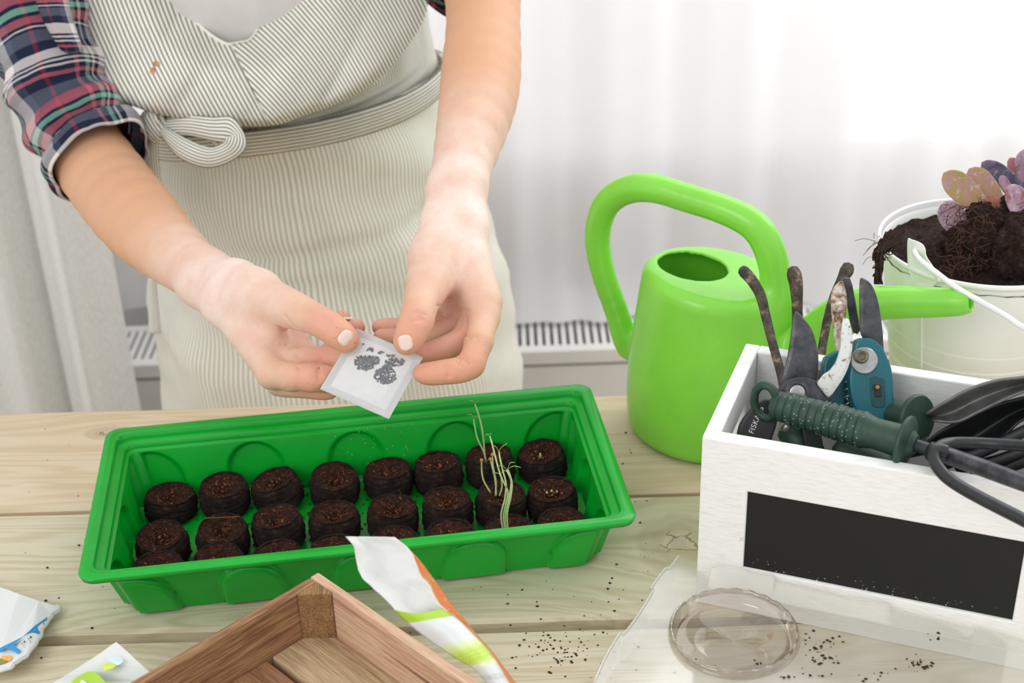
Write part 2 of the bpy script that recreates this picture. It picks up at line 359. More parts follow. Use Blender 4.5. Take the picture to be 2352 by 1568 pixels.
# ================================================================== SDF -> mesh (real solids with smooth joints)
import openvdb as vdb
def seg(P, a, b, ra, rb, fl=None):
    ba = b-a; L2 = ba@ba+1e-12; tt = np.clip(((P-a)@ba)/L2, 0, 1); q = P-a-tt[:, None]*ba
    return np.sqrt((q*q).sum(1))-(ra+(rb-ra)*tt)
def smin(a, b, k):
    h = np.maximum(k-np.abs(a-b), 0)/k
    return np.minimum(a, b)-h*h*k*.25
def sdf_mesh(groups, vox, post=None, B=16, pad=.004, adapt=0.):
    """groups: list of (k_inside, k_join, [(a,b,ra,rb)...])"""
    A_ = []; gi = []
    for g_, (k1, k2, L) in enumerate(groups):
        for q in L: A_.append((np.array(q[0], float), np.array(q[1], float), q[2], q[3])); gi.append(g_)
    lo = np.min([np.minimum(a-ra, b-rb) for a, b, ra, rb in A_], 0)-pad; hi = np.max([np.maximum(a+ra, b+rb) for a, b, ra, rb in A_], 0)+pad
    nb = np.ceil((hi-lo)/(vox*B)).astype(int)+1
    I = np.stack(np.meshgrid(*[np.arange(n) for n in nb], indexing='ij'), -1).reshape(-1, 3)
    Cn = lo+(I+.5)*vox*B; half = vox*B*.88
    D = np.stack([seg(Cn, *q) for q in A_], 1); dm = D.min(1)
    g3 = np.stack(np.meshgrid(*[np.arange(B)]*3, indexing='ij'), -1).reshape(-1, 3)*vox
    bgv = 3*vox; grid = vdb.FloatGrid(bgv)
    km = max(max(k1, k2) for k1, k2, _ in groups)
    for bi in range(len(I)):
        if dm[bi] > half+km*.5+vox: continue
        ijk = tuple(int(v) for v in I[bi]*B)
        if dm[bi] < -(half+vox*2) and (post is None):
            grid.fill(ijk, tuple(v+B-1 for v in ijk), -bgv); continue
        P = lo+I[bi]*vox*B+g3; tot = None
        for g_, (k1, k2, L) in enumerate(groups):
            d = None
            for qi, q in enumerate(A_):
                if gi[qi] != g_ or D[bi, qi] > max(dm[bi], -half)+2*half+km+vox*3: continue
                e = seg(P, *q); d = e if d is None else smin(d, e, k1)
            if d is None: continue
            tot = d if tot is None else smin(tot, d, k2)
        if tot is None: continue
        if post is not None: tot = post(P, tot)
        tot = np.clip(tot, -bgv, bgv).reshape(B, B, B).astype(np.float32)
        grid.copyFromArray(tot, ijk=ijk)
    r = grid.convertToPolygons(adaptivity=adapt)
    pts, tris, quads = r
    V = lo+np.array(pts)*vox
    Fc = [tuple(int(v) for v in q[::-1]) for q in tris]+[tuple(int(v) for v in q[::-1]) for q in quads]
    return V, Fc

# ================================================================== STRUCTURE
def struct(name, V, Fc, mat, **k): return new(name, V, Fc, mat, kind='structure', smooth=False, **k)
FL = -.86
struct('floor', *box(-2.2, 2.4, -.8, 2.1, FL-.03, FL), M['floor'], origin=(0, 0, 0))
YW = 1.93
WX0, WX1, WZ0, WZ1 = -.62, 2.3, -.115, 1.35
struct('wall_back', *join([box(-2.2, 2.4, YW, YW+.2, FL, WZ0), box(-2.2, WX0, YW, YW+.2, WZ0, 1.9), box(WX1, 2.4, YW, YW+.2, WZ0, 1.9), box(WX0, WX1, YW, YW+.2, WZ1, 1.9)]), M['wall'])
wf = struct('window_1', *join([box(WX0, WX1, YW+.06, YW+.12, WZ0+.001, WZ0+.05), box(WX0, WX1, YW+.06, YW+.12, WZ1-.05, WZ1), box(WX0, WX0+.05, YW+.06, YW+.12, WZ0, WZ1), box(WX1-.05, WX1, YW+.06, YW+.12, WZ0, WZ1), box(.82, .88, YW+.06, YW+.12, WZ0, WZ1)]), M['frame'])
new('window_sill', *box(WX0-.02, WX1+.02, YW-.03, YW+.06, WZ0-.016, WZ0+.006), M['frame'], wf, smooth=False, bevel=.004)
t = NT('window_glass'); gl = t.n('ShaderNodeBsdfGlossy', i_Roughness=0.); tp = t.n('ShaderNodeBsdfTransparent'); mx = t.n('ShaderNodeMixShader', i_0=.06)
t.lk(tp.outputs[0], mx.inputs[1]); t.lk(gl.outputs[0], mx.inputs[2]); t.lk(mx.outputs[0], t.out.inputs[0])
for x0, x1 in ((WX0+.05, .82), (.88, WX1-.05)):
    new('pane', *box(x0, x1, YW+.085, YW+.09, WZ0+.05, WZ1-.05), t.m, wf, smooth=False)
struct('baseboard_back', *box(-2.2, 2.4, YW-.015, YW, FL, FL+.09), M['frame'])

# radiator: one long panel radiator with a slotted top grille
RY0, RY1, RZ = 1.74, 1.85, -.335
rad = empty('radiator', (-.1, 1.8, FL+.12), 'long white panel radiator with slotted top grille under the window', 'radiator')
new('front_panel', *join([box(-.72, .62, RY0, RY0+.014, FL+.12, RZ-.028)]+[box(x, x+.036, RY0-.006, RY0+.001, FL+.16, RZ-.085) for x in np.arange(-.69, .58, .055)]), M['radiator'], rad, smooth=False, bevel=.003)
new('back_panel', *box(-.72, .62, RY1-.014, RY1, FL+.12, RZ-.028), M['radiator'], rad, smooth=False)
new('top_rim', *join([box(-.72, .62, RY0-.004, RY0+.014, RZ-.022, RZ), box(-.72, .62, RY1-.012, RY1+.002, RZ-.02, RZ), box(-.724, -.712, RY0, RY1, FL+.12, RZ), box(.612, .624, RY0, RY1, FL+.12, RZ)]), M['radiator'], rad, smooth=False, bevel=.002)
bv, bf = box(-.0032, .0032, RY0+.012, RY1-.01, -.012, -.002)
bar0 = None
for x in np.arange(-.70, .605, .0112):
    if bar0 is None:
        bar0 = new('grille_bar', bv+np.array([x, 0, RZ]), bf, M['radiator'], rad, smooth=False)
    else:
        b_ = bar0.copy(); COL.objects.link(b_); b_.parent = rad; b_.location.x = bar0.location.x+(x+.70)
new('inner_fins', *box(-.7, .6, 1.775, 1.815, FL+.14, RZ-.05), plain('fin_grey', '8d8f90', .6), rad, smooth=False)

# curtains
def curtain(name, x0, x1, y, z0, z1, nf, amp, mat, label, seed=0, hem=None, th=0, lean=0, cat='curtain', drape=0):
    nx, nz = nf*14, (90 if drape else 24); V = []; uv = []
    for j in range(nz):
        tz = j/(nz-1); z = z0+(z1-z0)*tz
        for i in range(nx):
            s = i/(nx-1); x = x0+(x1-x0)*s
            ph = s*nf*2*math.pi+1.4*noise.noise(Vector((s*4, seed, tz*.8)))
            a = amp*(.55+.6*noise.noise(Vector((s*7, seed+3, .3)))+.15)
            zz = z
            if hem and j < 6: zz = z+hem(x)*(1-j/6)
            dy = -drape*max(0, 1-(z-z0)/.05)*(.35+.65*noise.noise(Vector((x*6, seed, 0)))) if drape else 0
            V.append((x+lean*(1-tz)+.25*amp*math.cos(ph*1.0), y+a*math.sin(ph)+.35*amp*math.sin(ph*2.3+seed)*(1-tz*.5)+dy, zz)); uv.append((s*(x1-x0)*1.5, z))
    return new(name, V, grid_faces(nz, nx), mat, label=label, cat=cat, uv=uv)
t = NT('sheer_voile'); mx = translucent(t, (254, 254, 255), .93, .42); t.lk(mx.outputs[0], t.out.inputs[0]); M['voile'] = t.m
t = NT('linen_curtain'); c = t.co(); n_ = t.noise(t.mp(c, (500, 1, 120)), 1., 3); mx = translucent(t, t.ramp(n_, [(.3, 'e2e2de'), (.7, 'f0f0ed')]), .97, .22); t.lk(mx.outputs[0], t.out.inputs[0]); M['linen'] = t.m
curtain('sheer_curtain', -.66, .47, 1.893, -.325, 1.7, 7, .010, M['voile'], 'white sheer curtain hanging behind the person down to the radiator', 1)
curtain('sheer_curtain', -.22, 1.75, 1.848, -.328, 1.7, 14, .012, M['voile'], 'white sheer curtain hanging at right behind watering can and pail', 5, drape=.075)
curtain('linen_curtain', -1.15, -.50, 1.60, FL+.03, 1.7, 6, .055, M['linen'], 'pale grey linen curtain in deep folds at the left edge', 9)

# ================================================================== TABLE
tb = empty('work_table', (0, .7, FL), 'pale pine table of wide rough planks under everything', 'table')
TA = -.0086; ctA, stA = math.cos(TA), math.sin(TA)
axT = np.array([(ctA, stA, 0), (-stA, ctA, 0), (0, 0, 1)])
pl = [(.9245, 1.0690, [(-.34, 1.035, .021, .0105)]), (.777, .9185, [(.118, .862-.006, .030, .036)]), (.6195, .7660, [(-.268, .72, .024, .017)]), (.470, .612, []), (.320, .463, [])]
cls = [('e2d2ba', 'd9c6a8', 'c6ae8c'), ('dcd5be', 'd2c8ac', 'b9ab88'), ('ddd4bd', 'd3c8ac', 'bbaa88'), ('ddd4bd', 'd3c8ac', 'bbaa88'), ('ddd4bd', 'd3c8ac', 'bbaa88')]
for i, (y0, y1, kn) in enumerate(pl):
    nx = 60; V = []; 
    zt = [0, 0, 0, 0, 0][i]
    prof = [(y0, -.034), (y0, zt-.003), (y0+.0025, zt), (y1-.0025, zt), (y1, zt-.003), (y1, -.034)]
    for k in range(nx):
        x = -.95+1.95*k/(nx-1)
        for q, (y, z) in enumerate(prof):
            yy = y+(.0009*noise.noise(Vector((x*14, y*9, i))) if True else 0); V.append((x, yy, z+(0 if q in (0, 5) else .0005*noise.noise(Vector((x*9, y*3, i+4))))))
    V = np.array(V)@axT
    Fc = grid_faces(nx, 6, True); Fc += [tuple(range(5, -1, -1)), tuple(range((nx-1)*6, nx*6))]
    mt = wood('pine_plank_%s' % 'abcde'[i], *cls[i], knots=kn)
    new('plank', V, Fc, mt, tb, smooth=True, origin=(0, 0, 0), auto=.5)
for x in (-.8, .82):
    new('cross_rail', *box(x-.04, x+.04, .33, 1.05, -.08, -.034), M['floor'], tb, smooth=False, bevel=.003)
    for y in (.36, 1.0): new('leg', *box(x-.035, x+.035, y-.035, y+.035, FL, -.08), M['floor'], tb, smooth=False, bevel=.003)

# ================================================================== GREEN TRAY
TX, TY, TYAW = -.1168, .8823, .1192; TRA, TRB, TRH, TA2, TB2 = .19, .0945, .055, .170, .0694
def TR(x, y, z=0.): c, s = math.cos(TYAW), math.sin(TYAW); return np.array([TX+x*c-y*s, TY+x*s+y*c, z])
def build_tray():
    NL, NS, NC = 220, 90, 8
    # perimeter parameter: list of (side, t) ; build ring of half dims (a,b), corner radius r
    def ring(a, b, r):
        P = []; info = []
        def side(p, q, nrm, L, nn, sid):
            for k in range(nn):
                tt = k/nn; P.append((p[0]+(q[0]-p[0])*tt, p[1]+(q[1]-p[1])*tt)); info.append((sid, tt, nrm))
        def corner(cx, cy, a0):
            for k in range(NC):
                an = a0+math.pi/2*k/NC; P.append((cx+r*math.cos(an), cy+r*math.sin(an))); info.append((-1, 0, (math.cos(an), math.sin(an))))
        side((-a+r, -b), (a-r, -b), (0, -1), a, NL, 0); corner(a-r, -b+r, -math.pi/2)
        side((a, -b+r), (a, b-r), (1, 0), b, NS, 1); corner(a-r, b-r, 0)
        side((a-r, b), (-a+r, b), (0, 1), a, NL, 2); corner(-a+r, b-r, math.pi/2)
        side((-a, b-r), (-a, -b+r), (-1, 0), b, NS, 3); corner(-a+r, -b+r, math.pi)
        return P, info
    def arch(tt, n, w):   # wall relief: arched bays pressed outward
        return 0
    def relief(info, wz):  # wz 0 top .. 1 bottom
        sid, tt, nrm = info
        if sid < 0: return 0.
        if sid in (0, 2): cs, hw = [.015, .258, .5, .742, .985], .077
        else: cs, hw = [.02, .5, .98], .15
        L = .34 if sid in (0, 2) else .15
        R_ = hw*L; hh = .044*(1-wz); hc = .0415-R_; best = -1.
        for c in cs:
            x = abs(tt-c)*L*(1.07 if sid in (0, 2) else 1.); W = R_+.10*max(0, hc-hh)
            d = R_-math.hypot(x, hh-hc) if hh > hc else W-x
            best = max(best, d)
        q = min(1, max(0, best/.0042)); return .0052*q*q*(3-2*q)
    prof = [(.0008, -.0045, .011), (0, -.0010, .011), (.0008, 0, .011), (.0085, 0, .009), (.0092, -.0006, .009), (.0098, -.0052, .009), (.0145, -.0060, .008), (.0152, -.0068, .008), (.0157, -.0105, .008)]
    V = []; rings = 0
    for (o, dz, r) in prof:
        P, info = ring(TRA-o, TRB-o, r)
        for p in P: V.append(TR(p[0], p[1], TRH+dz))
        rings += 1
    n = len(P); z1 = TRH-.0105; a1, b1 = TRA-.0157, TRB-.0157
    K = 46
    for k in range(1, K+1):
        w_ = k/K; zz = z1*(1-w_)+.0042*w_; a_ = a1*(1-w_)+(TA2-.004)*w_; b_ = b1*(1-w_)+(TB2-.003)*w_
        P, info = ring(a_, b_, .009)
        for p, inf in zip(P, info):
            d = relief(inf, w_); V.append(TR(p[0]+inf[2][0]*(d-.002*1), p[1]+inf[2][1]*(d-.002), zz))
        rings += 1
    for (ins, z) in ((.002, .0022), (.006, .0016)):
        P, info = ring(TA2-.004-ins, TB2-.003-ins, .008)
        for p in P: V.append(TR(p[0], p[1], z))
        rings += 1
    Fc = grid_faces(rings, n, True)
    # floor grid closes by fan
    k = len(V); V.append(TR(0, 0, .0018))
    b0 = (rings-1)*n
    for j in range(n): Fc.append((b0+j, b0+(j+1) % n, k))
    return np.array(V), Fc
tv, tf = build_tray()
tr = new('seed_tray', tv, tf, M['tray'], label='long bright green plastic seed tray with arched sides holding peat pellets', cat='tray', origin=TR(0, 0, 0), solid=.0014, auto=.95)
tr.modifiers['s'].offset = -1
# drops of water on the back wall
dr = []
for k in range(45):
    x = rng.uniform(-.02, .05); z = rng.uniform(.016, .044); w_ = 1-(z-.0042)/(TRH-.0147)
    y = (TRB-.0157)*(1-w_)+(TB2-.003)*w_-.0026
    r = rng.uniform(.0003, .0007); v, f = lathe([(0, -r), (r*.7, -r*.7), (r, 0), (r*.7, r*.7), (0, r)], 6); v = v*np.array([1, .6, 1]); c_ = TR(x, y, z); dr.append((v+c_, f))
t = NT('water_drop'); t.b.inputs['Transmission Weight'].default_value = .9; M['water'] = t.fin((235, 255, 240), .02, .5)
o = new('water_drops', *join(dr), M['water'], tr, kind='stuff')

# ================================================================== PELLETS
def pellet_variant(sd):
    n = 40; V = []; rs = []
    R0, Hh = .0188, .0215
    zs = np.linspace(0, Hh, 14)
    for z in zs:
        tz = z/Hh; r = R0*(.93+.09*math.sin(math.pi*min(1, tz*1.05))**.6-(.07*tz**6))
        for j in range(n):
            a = 2*math.pi*j/n; q = Vector((math.cos(a)*2, math.sin(a)*2, z*200+sd*9))
            rr = r+.0006*noise.noise(q)+.0008*math.sin(z*2200+3*noise.noise(q*.6))+.0007*noise.noise(Vector((math.cos(a), math.sin(a), sd*5)))
            V.append((rr*math.cos(a), rr*math.sin(a), z))
    for rr_, z in ((.965, Hh+.0004), (.90, Hh-.0006), (.86, Hh-.0022)):
        for j in range(n):
            a = 2*math.pi*j/n; V.append((R0*rr_*.96*math.cos(a), R0*rr_*.96*math.sin(a), z+.0008*noise.noise(Vector((math.cos(a)*3, math.sin(a)*3, sd)))))
    Fc = grid_faces(17, n, True); k = len(V); V.append((0, 0, 0))
    for j in range(n): Fc.append((k, (j+1) % n, j))
    net = (np.array(V), Fc)
    V = []; nr = 16; n2 = 56
    cx, cy = .003*noise.noise(Vector((sd, 1, 1))), .003*noise.noise(Vector((sd, 5, 1)))
    for i in range(nr):
        t_ = i/(nr-1); rad_ = R0*.90*(1-t_)+.0002
        dip = -.0034*t_-.0100*math.exp(-((1-t_)/.30)**2)*(1-t_*.0)
        for j in range(n2):
            a = 2*math.pi*j/n2; x = rad_*math.cos(a)+cx*t_; y = rad_*math.sin(a)+cy*t_
            q = Vector((x*420, y*420, sd*3)); z = Hh-.0004+dip+.0013*noise.fractal(q, 1., 2., 4)+.0012*noise.noise(q*.35)
            V.append((x, y, z if i else Hh-.003))
    Fc = grid_faces(nr, n2, True)
    peat = (np.array(V), Fc)
    fb = []
    r2 = random.Random(sd)
    for k in range(12):
        a = r2.uniform(0, 6.28); rr = r2.uniform(.003, .0165); p = np.array([rr*math.cos(a), rr*math.sin(a), Hh-.0002-.003*(1-rr/.017)])
        d = np.array([r2.gauss(0, 1), r2.gauss(0, 1), r2.uniform(-.1, .35)]); d /= np.linalg.norm(d); L = r2.uniform(.003, .007)
        d2 = np.array([r2.gauss(0, 1), r2.gauss(0, 1), 0])*.35
        fb.append(tube([p, p+d*L*.5+d2*L*.4+np.array([0, 0, .0006]), p+d*L], [.00009, .00013, .00006], 4, 5, caps=False))
    for k in range(60):
        a = r2.uniform(0, 6.28); rr = r2.uniform(.002, .0168); p = np.array([rr*math.cos(a), rr*math.sin(a), Hh-.0004-.0035*(1-rr/.017)]); s = r2.uniform(.0003, .0008)
        q = np.array([r2.gauss(0, s) for _ in range(12)]).reshape(4, 3)+p
        fb.append((q, [(0, 1, 2), (0, 2, 3), (0, 3, 1), (1, 3, 2)]))
    return net, peat, join(fb)
def local(name, V, Fc, mat, smooth=True):
    me = bpy.data.meshes.new(name); me.from_pydata(np.array(V).tolist(), [], [tuple(map(int, f)) for f in Fc]); me.materials.append(mat)
    if smooth: me.polygons.foreach_set('use_smooth', [True]*len(me.polygons))
    return me
fibm = [M['fibre'], M['crumb']]
VAR = []
for sd in range(6):
    a_, b_, c_ = pellet_variant(sd+1)
    VAR.append((local('net', *a_, M['net']), local('peat', *b_, M['peat']), local('fibres', *c_, M['fibre'], False)))
ordn = ['first', 'second', 'third', 'fourth', 'fifth', 'sixth', 'seventh', 'eighth']
extra = {(0, 0): 'low and flat, ', (0, 2): 'tipped forward, ', (0, 6): 'with two tall sprouts, ', (0, 7): 'with a pale sprout tip, ', (1, 6): 'with clustered sprouts, ', (1, 7): 'with pale seeds in its hollow, ', (1, 1): 'with a straw across, ', (2, 6): 'with the tallest sprouts, ', (2, 7): 'with black crumbly top, '}
XS = [-.144, -.102, -.061, -.020, .023, .063, .1035, .1445]; YS = [.047, -.004, -.0455]
JX = {(0, 7): (.0005, .003), (1, 0): (-.001, -.003), (1, 1): (0, -.004)}
PEL = {}
for r in range(3):
    for cI in range(8):
        dx, dy = JX.get((r, cI), (0, 0)); dx += random.uniform(-.0008, .0008); dy += random.uniform(-.0008, .0008)
        p = TR(XS[cI]+dx, YS[r]+dy, .0034)
        row = ('back', 'middle', 'front')[r]
        lab = 'peat pellet %s%s from left in the %s row of the tray' % (extra.get((r, cI), ''), ordn[cI], row)
        if cI == 7: lab = 'peat pellet %sat the right end of the %s row' % (extra.get((r, cI), ''), row)
        e = empty('peat_pellet', p, lab, 'peat pellet', 'peat pellets in the green tray')
        tilt = random.uniform(.02, .13); az = random.uniform(0, 6.28)
        if (r, cI) == (0, 2): tilt, az = .22, 2.6
        if cI < 2 or r == 0: az = random.uniform(-.6, 1.0)
        e.rotation_euler = (tilt*math.cos(az), tilt*math.sin(az), random.uniform(0, 6.28))
        e.scale = (1, 1, random.uniform(.92, 1.08)) if (r, cI) != (0, 0) else (1.03, 1.03, .8)
        net, peat, fb = VAR[(r*5+cI*3+cI//2) % 6]
        for nm, me in (('net_wrapper', net), ('peat', peat), ('fibres', fb)):
            o = bpy.data.objects.new(nm, me); COL.objects.link(o); o.parent = e
            if nm == 'fibres': o['kind'] = 'stuff'
        PEL[(r, cI)] = p
# seedlings
def sprout(path, base, label, leaves=(), r0=.0006, head=None):
    y0 = base[1]; pts = []
    for k, (x, y) in enumerate(path): pts.append(PY(x, y, y0))
    e = empty('seedling', pts[0], label, 'seedling', 'thin seedlings in the peat pellets')
    new('stem', *tube(pts, [r0*1.05]*(len(pts)-1)+[r0*.75], 6, len(pts)*5), M['stem'], e)
    for (lx, ly, cx_, cy_) in leaves:
        a = pts[-1]; b = PY(lx, ly, y0-.001); m_ = PY(cx_, cy_, y0-.0005)
        C = crom([a, m_, b], 9); wd = .0011*np.sin(np.linspace(.15, math.pi-.1, 9))+.0002
        T, N, Bb = frames(C); up = np.array([0, .8, .6]); V = []
        for i in range(9):
            sdv = np.cross(T[i], up); sdv = np.array([0, -.75, .35])
            V += [C[i]+sdv*wd[i], C[i]+np.array([0, .0, .0003]), C[i]-sdv*wd[i]]
        new('leaf', V, grid_faces(9, 3), M['sprout_leaf'], e, solid=.0003)
    if head: 
        v, f = lathe([(0, -.0016), (.0011, -.001), (.0014, 0), (.0009, .0012), (0, .0017)], 8); new('seed_coat', v+pts[-1], f, M['seedcoat'], e)
B0, B1, B2 = PEL[(0, 6)], PEL[(1, 6)], PEL[(2, 6)]
sprout([(1119, 1066), (1110, 1035), (1097, 1008), (1090, 977), (1088, 962)], B0, 'shorter left sprout of the rear pair, fading against the tray wall', [(1074, 953, 1082, 952), (1094, 955, 1091, 957)])
sprout([(1116, 1060), (1113, 1040), (1110, 1006), (1104, 970), (1091, 928)], B0, 'tallest rearmost sprout rising past the tray rim', [(1079, 920, 1086, 921), (1099, 919, 1095, 922)])
sprout([(1126, 1130), (1112, 1106), (1107, 1086), (1106, 1057)], B1, 'leftmost hooked sprout, bare and leafless', (), head=1)
sprout([(1138, 1138), (1139, 1105), (1132, 1069), (1131, 1044)], B1, 'short upright sprout with tan seed coat on top', (), head=1)
sprout([(1140, 1137), (1137, 1100), (1126, 1054)], B1, 'short leaning sprout with orange seed coat, left of its twin', (), head=1)
sprout([(1147, 1138), (1153, 1117), (1150, 1090)], B1, 'short sprout with thin spread leaves low in the cluster', [(1131, 1087, 1140, 1086), (1162, 1082, 1155, 1081)])
sprout([(1157, 1226), (1151, 1183), (1160, 1144), (1162, 1110), (1155, 1081), (1148, 1050), (1146, 1036)], B2, 'tall front sprout with two leaves forming a V', [(1135, 1023, 1139, 1026), (1165, 1018, 1153, 1026)])
sprout([(1161, 1224), (1157, 1183), (1166, 1140), (1164, 1122), (1150, 1092), (1138, 1050), (1131, 1022), (1125, 1001)], B2, 'tall front sprout leaning left with a small folded tip', [(1115, 1000, 1120, 997), (1129, 997, 1127, 996)])
sprout([(1167, 1222), (1165, 1180), (1173, 1142), (1176, 1110), (1170, 1088), (1166, 1076)], B2, 'front sprout on the right with two curved drooping leaves', [(1183, 1062, 1172, 1063), (1196, 1074, 1182, 1070)])
sprout([(1163, 1225), (1161, 1186), (1170, 1140), (1174, 1105), (1163, 1079)], B2, 'front sprout in the middle with a leaf pointing left', [(1144, 1074, 1152, 1067)])
# straw across a pellet
p = PEL[(1, 1)]
new('straw_fibre', *tube([PZ(472, 1190, .029), PZ(512, 1188, .031), PZ(552, 1186, .028)], .0004, 5, 9), M['fibre'], label='long tan straw fibre lying across a middle-row pellet', cat='straw')
# seeds on last pellets
def crumbs(pts, size, mat, name='soil_crumbs', parent=None, label=None, cat=None, seed=0):
    r2 = np.random.default_rng(seed); L = []
    T0 = np.array([(1, 0, 0), (-1, 0, 0), (0, 1, 0), (0, -1, 0), (0, 0, 1), (0, 0, -1)], float); F0 = [(0, 2, 4), (2, 1, 4), (1, 3, 4), (3, 0, 4), (2, 0, 5), (1, 2, 5), (3, 1, 5), (0, 3, 5)]
    for p in pts:
        s = r2.uniform(*size); L.append((T0*(s*(1+.6*r2.random((6, 1))))*np.array([1, 1, .6])+np.array(p)+np.array([0, 0, s*.5]), F0))
    return new(name, *join(L), mat, parent, smooth=False, kind='stuff', label=label, cat=cat)
for k, (px, py) in enumerate([(1256, 1131), (1267, 1127), (1279, 1129)]):
    P = PZ(px, py, .022); v, f = lathe([(0, -.0014), (.0008, -.0006), (.001, .0004), (0, .0014)], 8); new('pale_seed', v+P, f, M['stem'], label=('left', 'middle', 'right')[k]+' of three pale seeds on the right-end middle-row pellet', cat='seed', group='pale seeds on a pellet')
new('pale_seed', *tube([PZ(1241, 1050, .020), PZ(1241, 1042, .0245)], [.0012, .0008], 6, 5), M['stem'], label='pale sprout tip poking from the right-end back-row pellet', cat='seed')
# crumbs in tray and on table
pts = []
for k in range(420):
    if rng.random() < .5: x, y = rng.uniform(-.165, .165), rng.choice([.022, -.025, .064, -.062])+rng.normal(0, .003)
    else: x, y = rng.choice([-.163, -.122, -.081, -.04, .002, .043, .084, .124, .163])+rng.normal(0, .003), rng.uniform(-.064, .064)
    if abs(x) < .163 and abs(y) < .063: pts.append(TR(x, y, .002))
for k in range(120): pts.append(TR(-.158+rng.normal(0, .003), rng.uniform(-.06, .06), .002)); pts.append(TR(.160+rng.normal(0, .003), rng.uniform(-.06, .06), .002))
crumbs(pts, (.0004, .0012), M['crumb'], 'soil_crumbs', tr, seed=1)
pts = []
for (cx_, cy_, sx, sy, n) in [(1290, 1490, 45, 22, 70), (1400, 1430, 130, 60, 22), (1540, 1250, 35, 20, 22), (1500, 1330, 90, 60, 16), (1500, 1070, 60, 40, 22), (1230, 1380, 140, 40, 20), (120, 1250, 120, 80, 14), (60, 1430, 90, 60, 5), (240, 1180, 60, 120, 8), (1360, 1540, 60, 20, 14), (1450, 980, 30, 60, 4)]:
    for k in range(n):
        q = PZ(cx_+rng.normal(0, sx), cy_+rng.normal(0, sy), .0)
        if q[0] < .10: pts.append(q)
pts = [q for q in pts if not (abs((q[0]-TX)*math.cos(TYAW)+(q[1]-TY)*math.sin(TYAW)) < .172 and abs(-(q[0]-TX)*math.sin(TYAW)+(q[1]-TY)*math.cos(TYAW)) < .072)]
crumbs(pts, (.0003, .001), M['crumb'], 'soil_crumbs', label='scattered dark soil crumbs on the pine planks around the green tray', cat='soil crumbs', seed=3)

# ================================================================== WATERING CAN
CN = np.array([.161, 1.013, 0]); ca_ = math.radians(-33); CD = np.array([math.cos(ca_), math.sin(ca_), 0]); CNN = np.array([-CD[1], CD[0], 0])
def CP(px, py): return PN(px, py, CN, CNN)
handle_px = [(1440, 800), (1418, 720), (1385, 625), (1372, 540), (1392, 470), (1440, 436), (1500, 432), (1580, 455), (1670, 484), (1735, 520), (1768, 575), (1782, 640), (1790, 720)]
H_ = crom([CP(*p) for p in handle_px], 40)
SPx = [(1800, 870), (1880, 775), (1935, 722), (1990, 700), (2060, 694), (2140, 694), (2222, 693)]
S_ = crom([CP(*p) for p in SPx], 30)
hr = np.interp(np.linspace(0, 1, 40), [0, .15, .3, .9, 1], [.0085, .0085, .0092, .0098, .012])
srr = np.interp(np.linspace(0, 1, 30), [0, .35, .5, .7, 1], [.020, .013, .0105, .0096, .0076])
def body_d(P, grow=0.):
    x = P[:, 0]-CN[0]; y = P[:, 1]-CN[1]; z = P[:, 2]
    lx = x*CD[0]+y*CD[1]; ly = x*CNN[0]+y*CNN[1]
    zt = .1435-.10*(lx+.01)*.9-.004*(ly/.05)
    r = np.interp(z, [0, .01, .03, .06, .10, .144], [.0625, .0645, .0655, .0645, .060, .0545])+grow
    rad_ = np.sqrt((lx/1.06)**2+ly**2)
    d = rad_-r; dz = np.maximum(z-zt-grow, -(z)-grow)
    k = .012; h = np.maximum(k-np.abs(d-dz), 0)/k
    return np.maximum(d, dz)+h*h*k*.25
hole_c = CN+CD*(-.020)
def can_post(P, tot):
    d = smin(tot, body_d(P), .012)
    # inner cavity and round filling hole
    x = P[:, 0]-hole_c[0]; y = P[:, 1]-hole_c[1]; lx = x*CD[0]+y*CD[1]; ly = x*CNN[0]+y*CNN[1]
    hole = np.sqrt((lx/.0275)**2+(ly/.026)**2)*.0265-.0265
    hole = np.maximum(np.maximum(hole, .11-P[:, 2]), P[:, 2]-.158)
    inner = body_d(P, -.0028); 
    # spout bore
    tip = S_[-1]; ax = S_[-1]-S_[-4]; ax /= np.linalg.norm(ax); q = P-tip; tt = q@ax; bore = np.sqrt(np.maximum((q*q).sum(1)-tt*tt, 0))-.0056; bore = np.maximum(bore, -tt-.02)
    cut = np.minimum(np.minimum(hole, inner), bore)
    # keep the handle solid
    kk = .003; a, b = d, -cut; h = np.maximum(kk-np.abs(a-b), 0)/kk
    return np.maximum(a, b)+h*h*kk*.25
gs = [(.006, .012, [(H_[i], H_[i+1], hr[i], hr[i+1]) for i in range(39)]), (.006, .02, [(S_[i], S_[i+1], srr[i], srr[i+1]) for i in range(29)])]
gs.append((.001, .001, [(CN+np.array([0, 0, .055]), CN+np.array([0, 0, .075]), .001, .001)]))
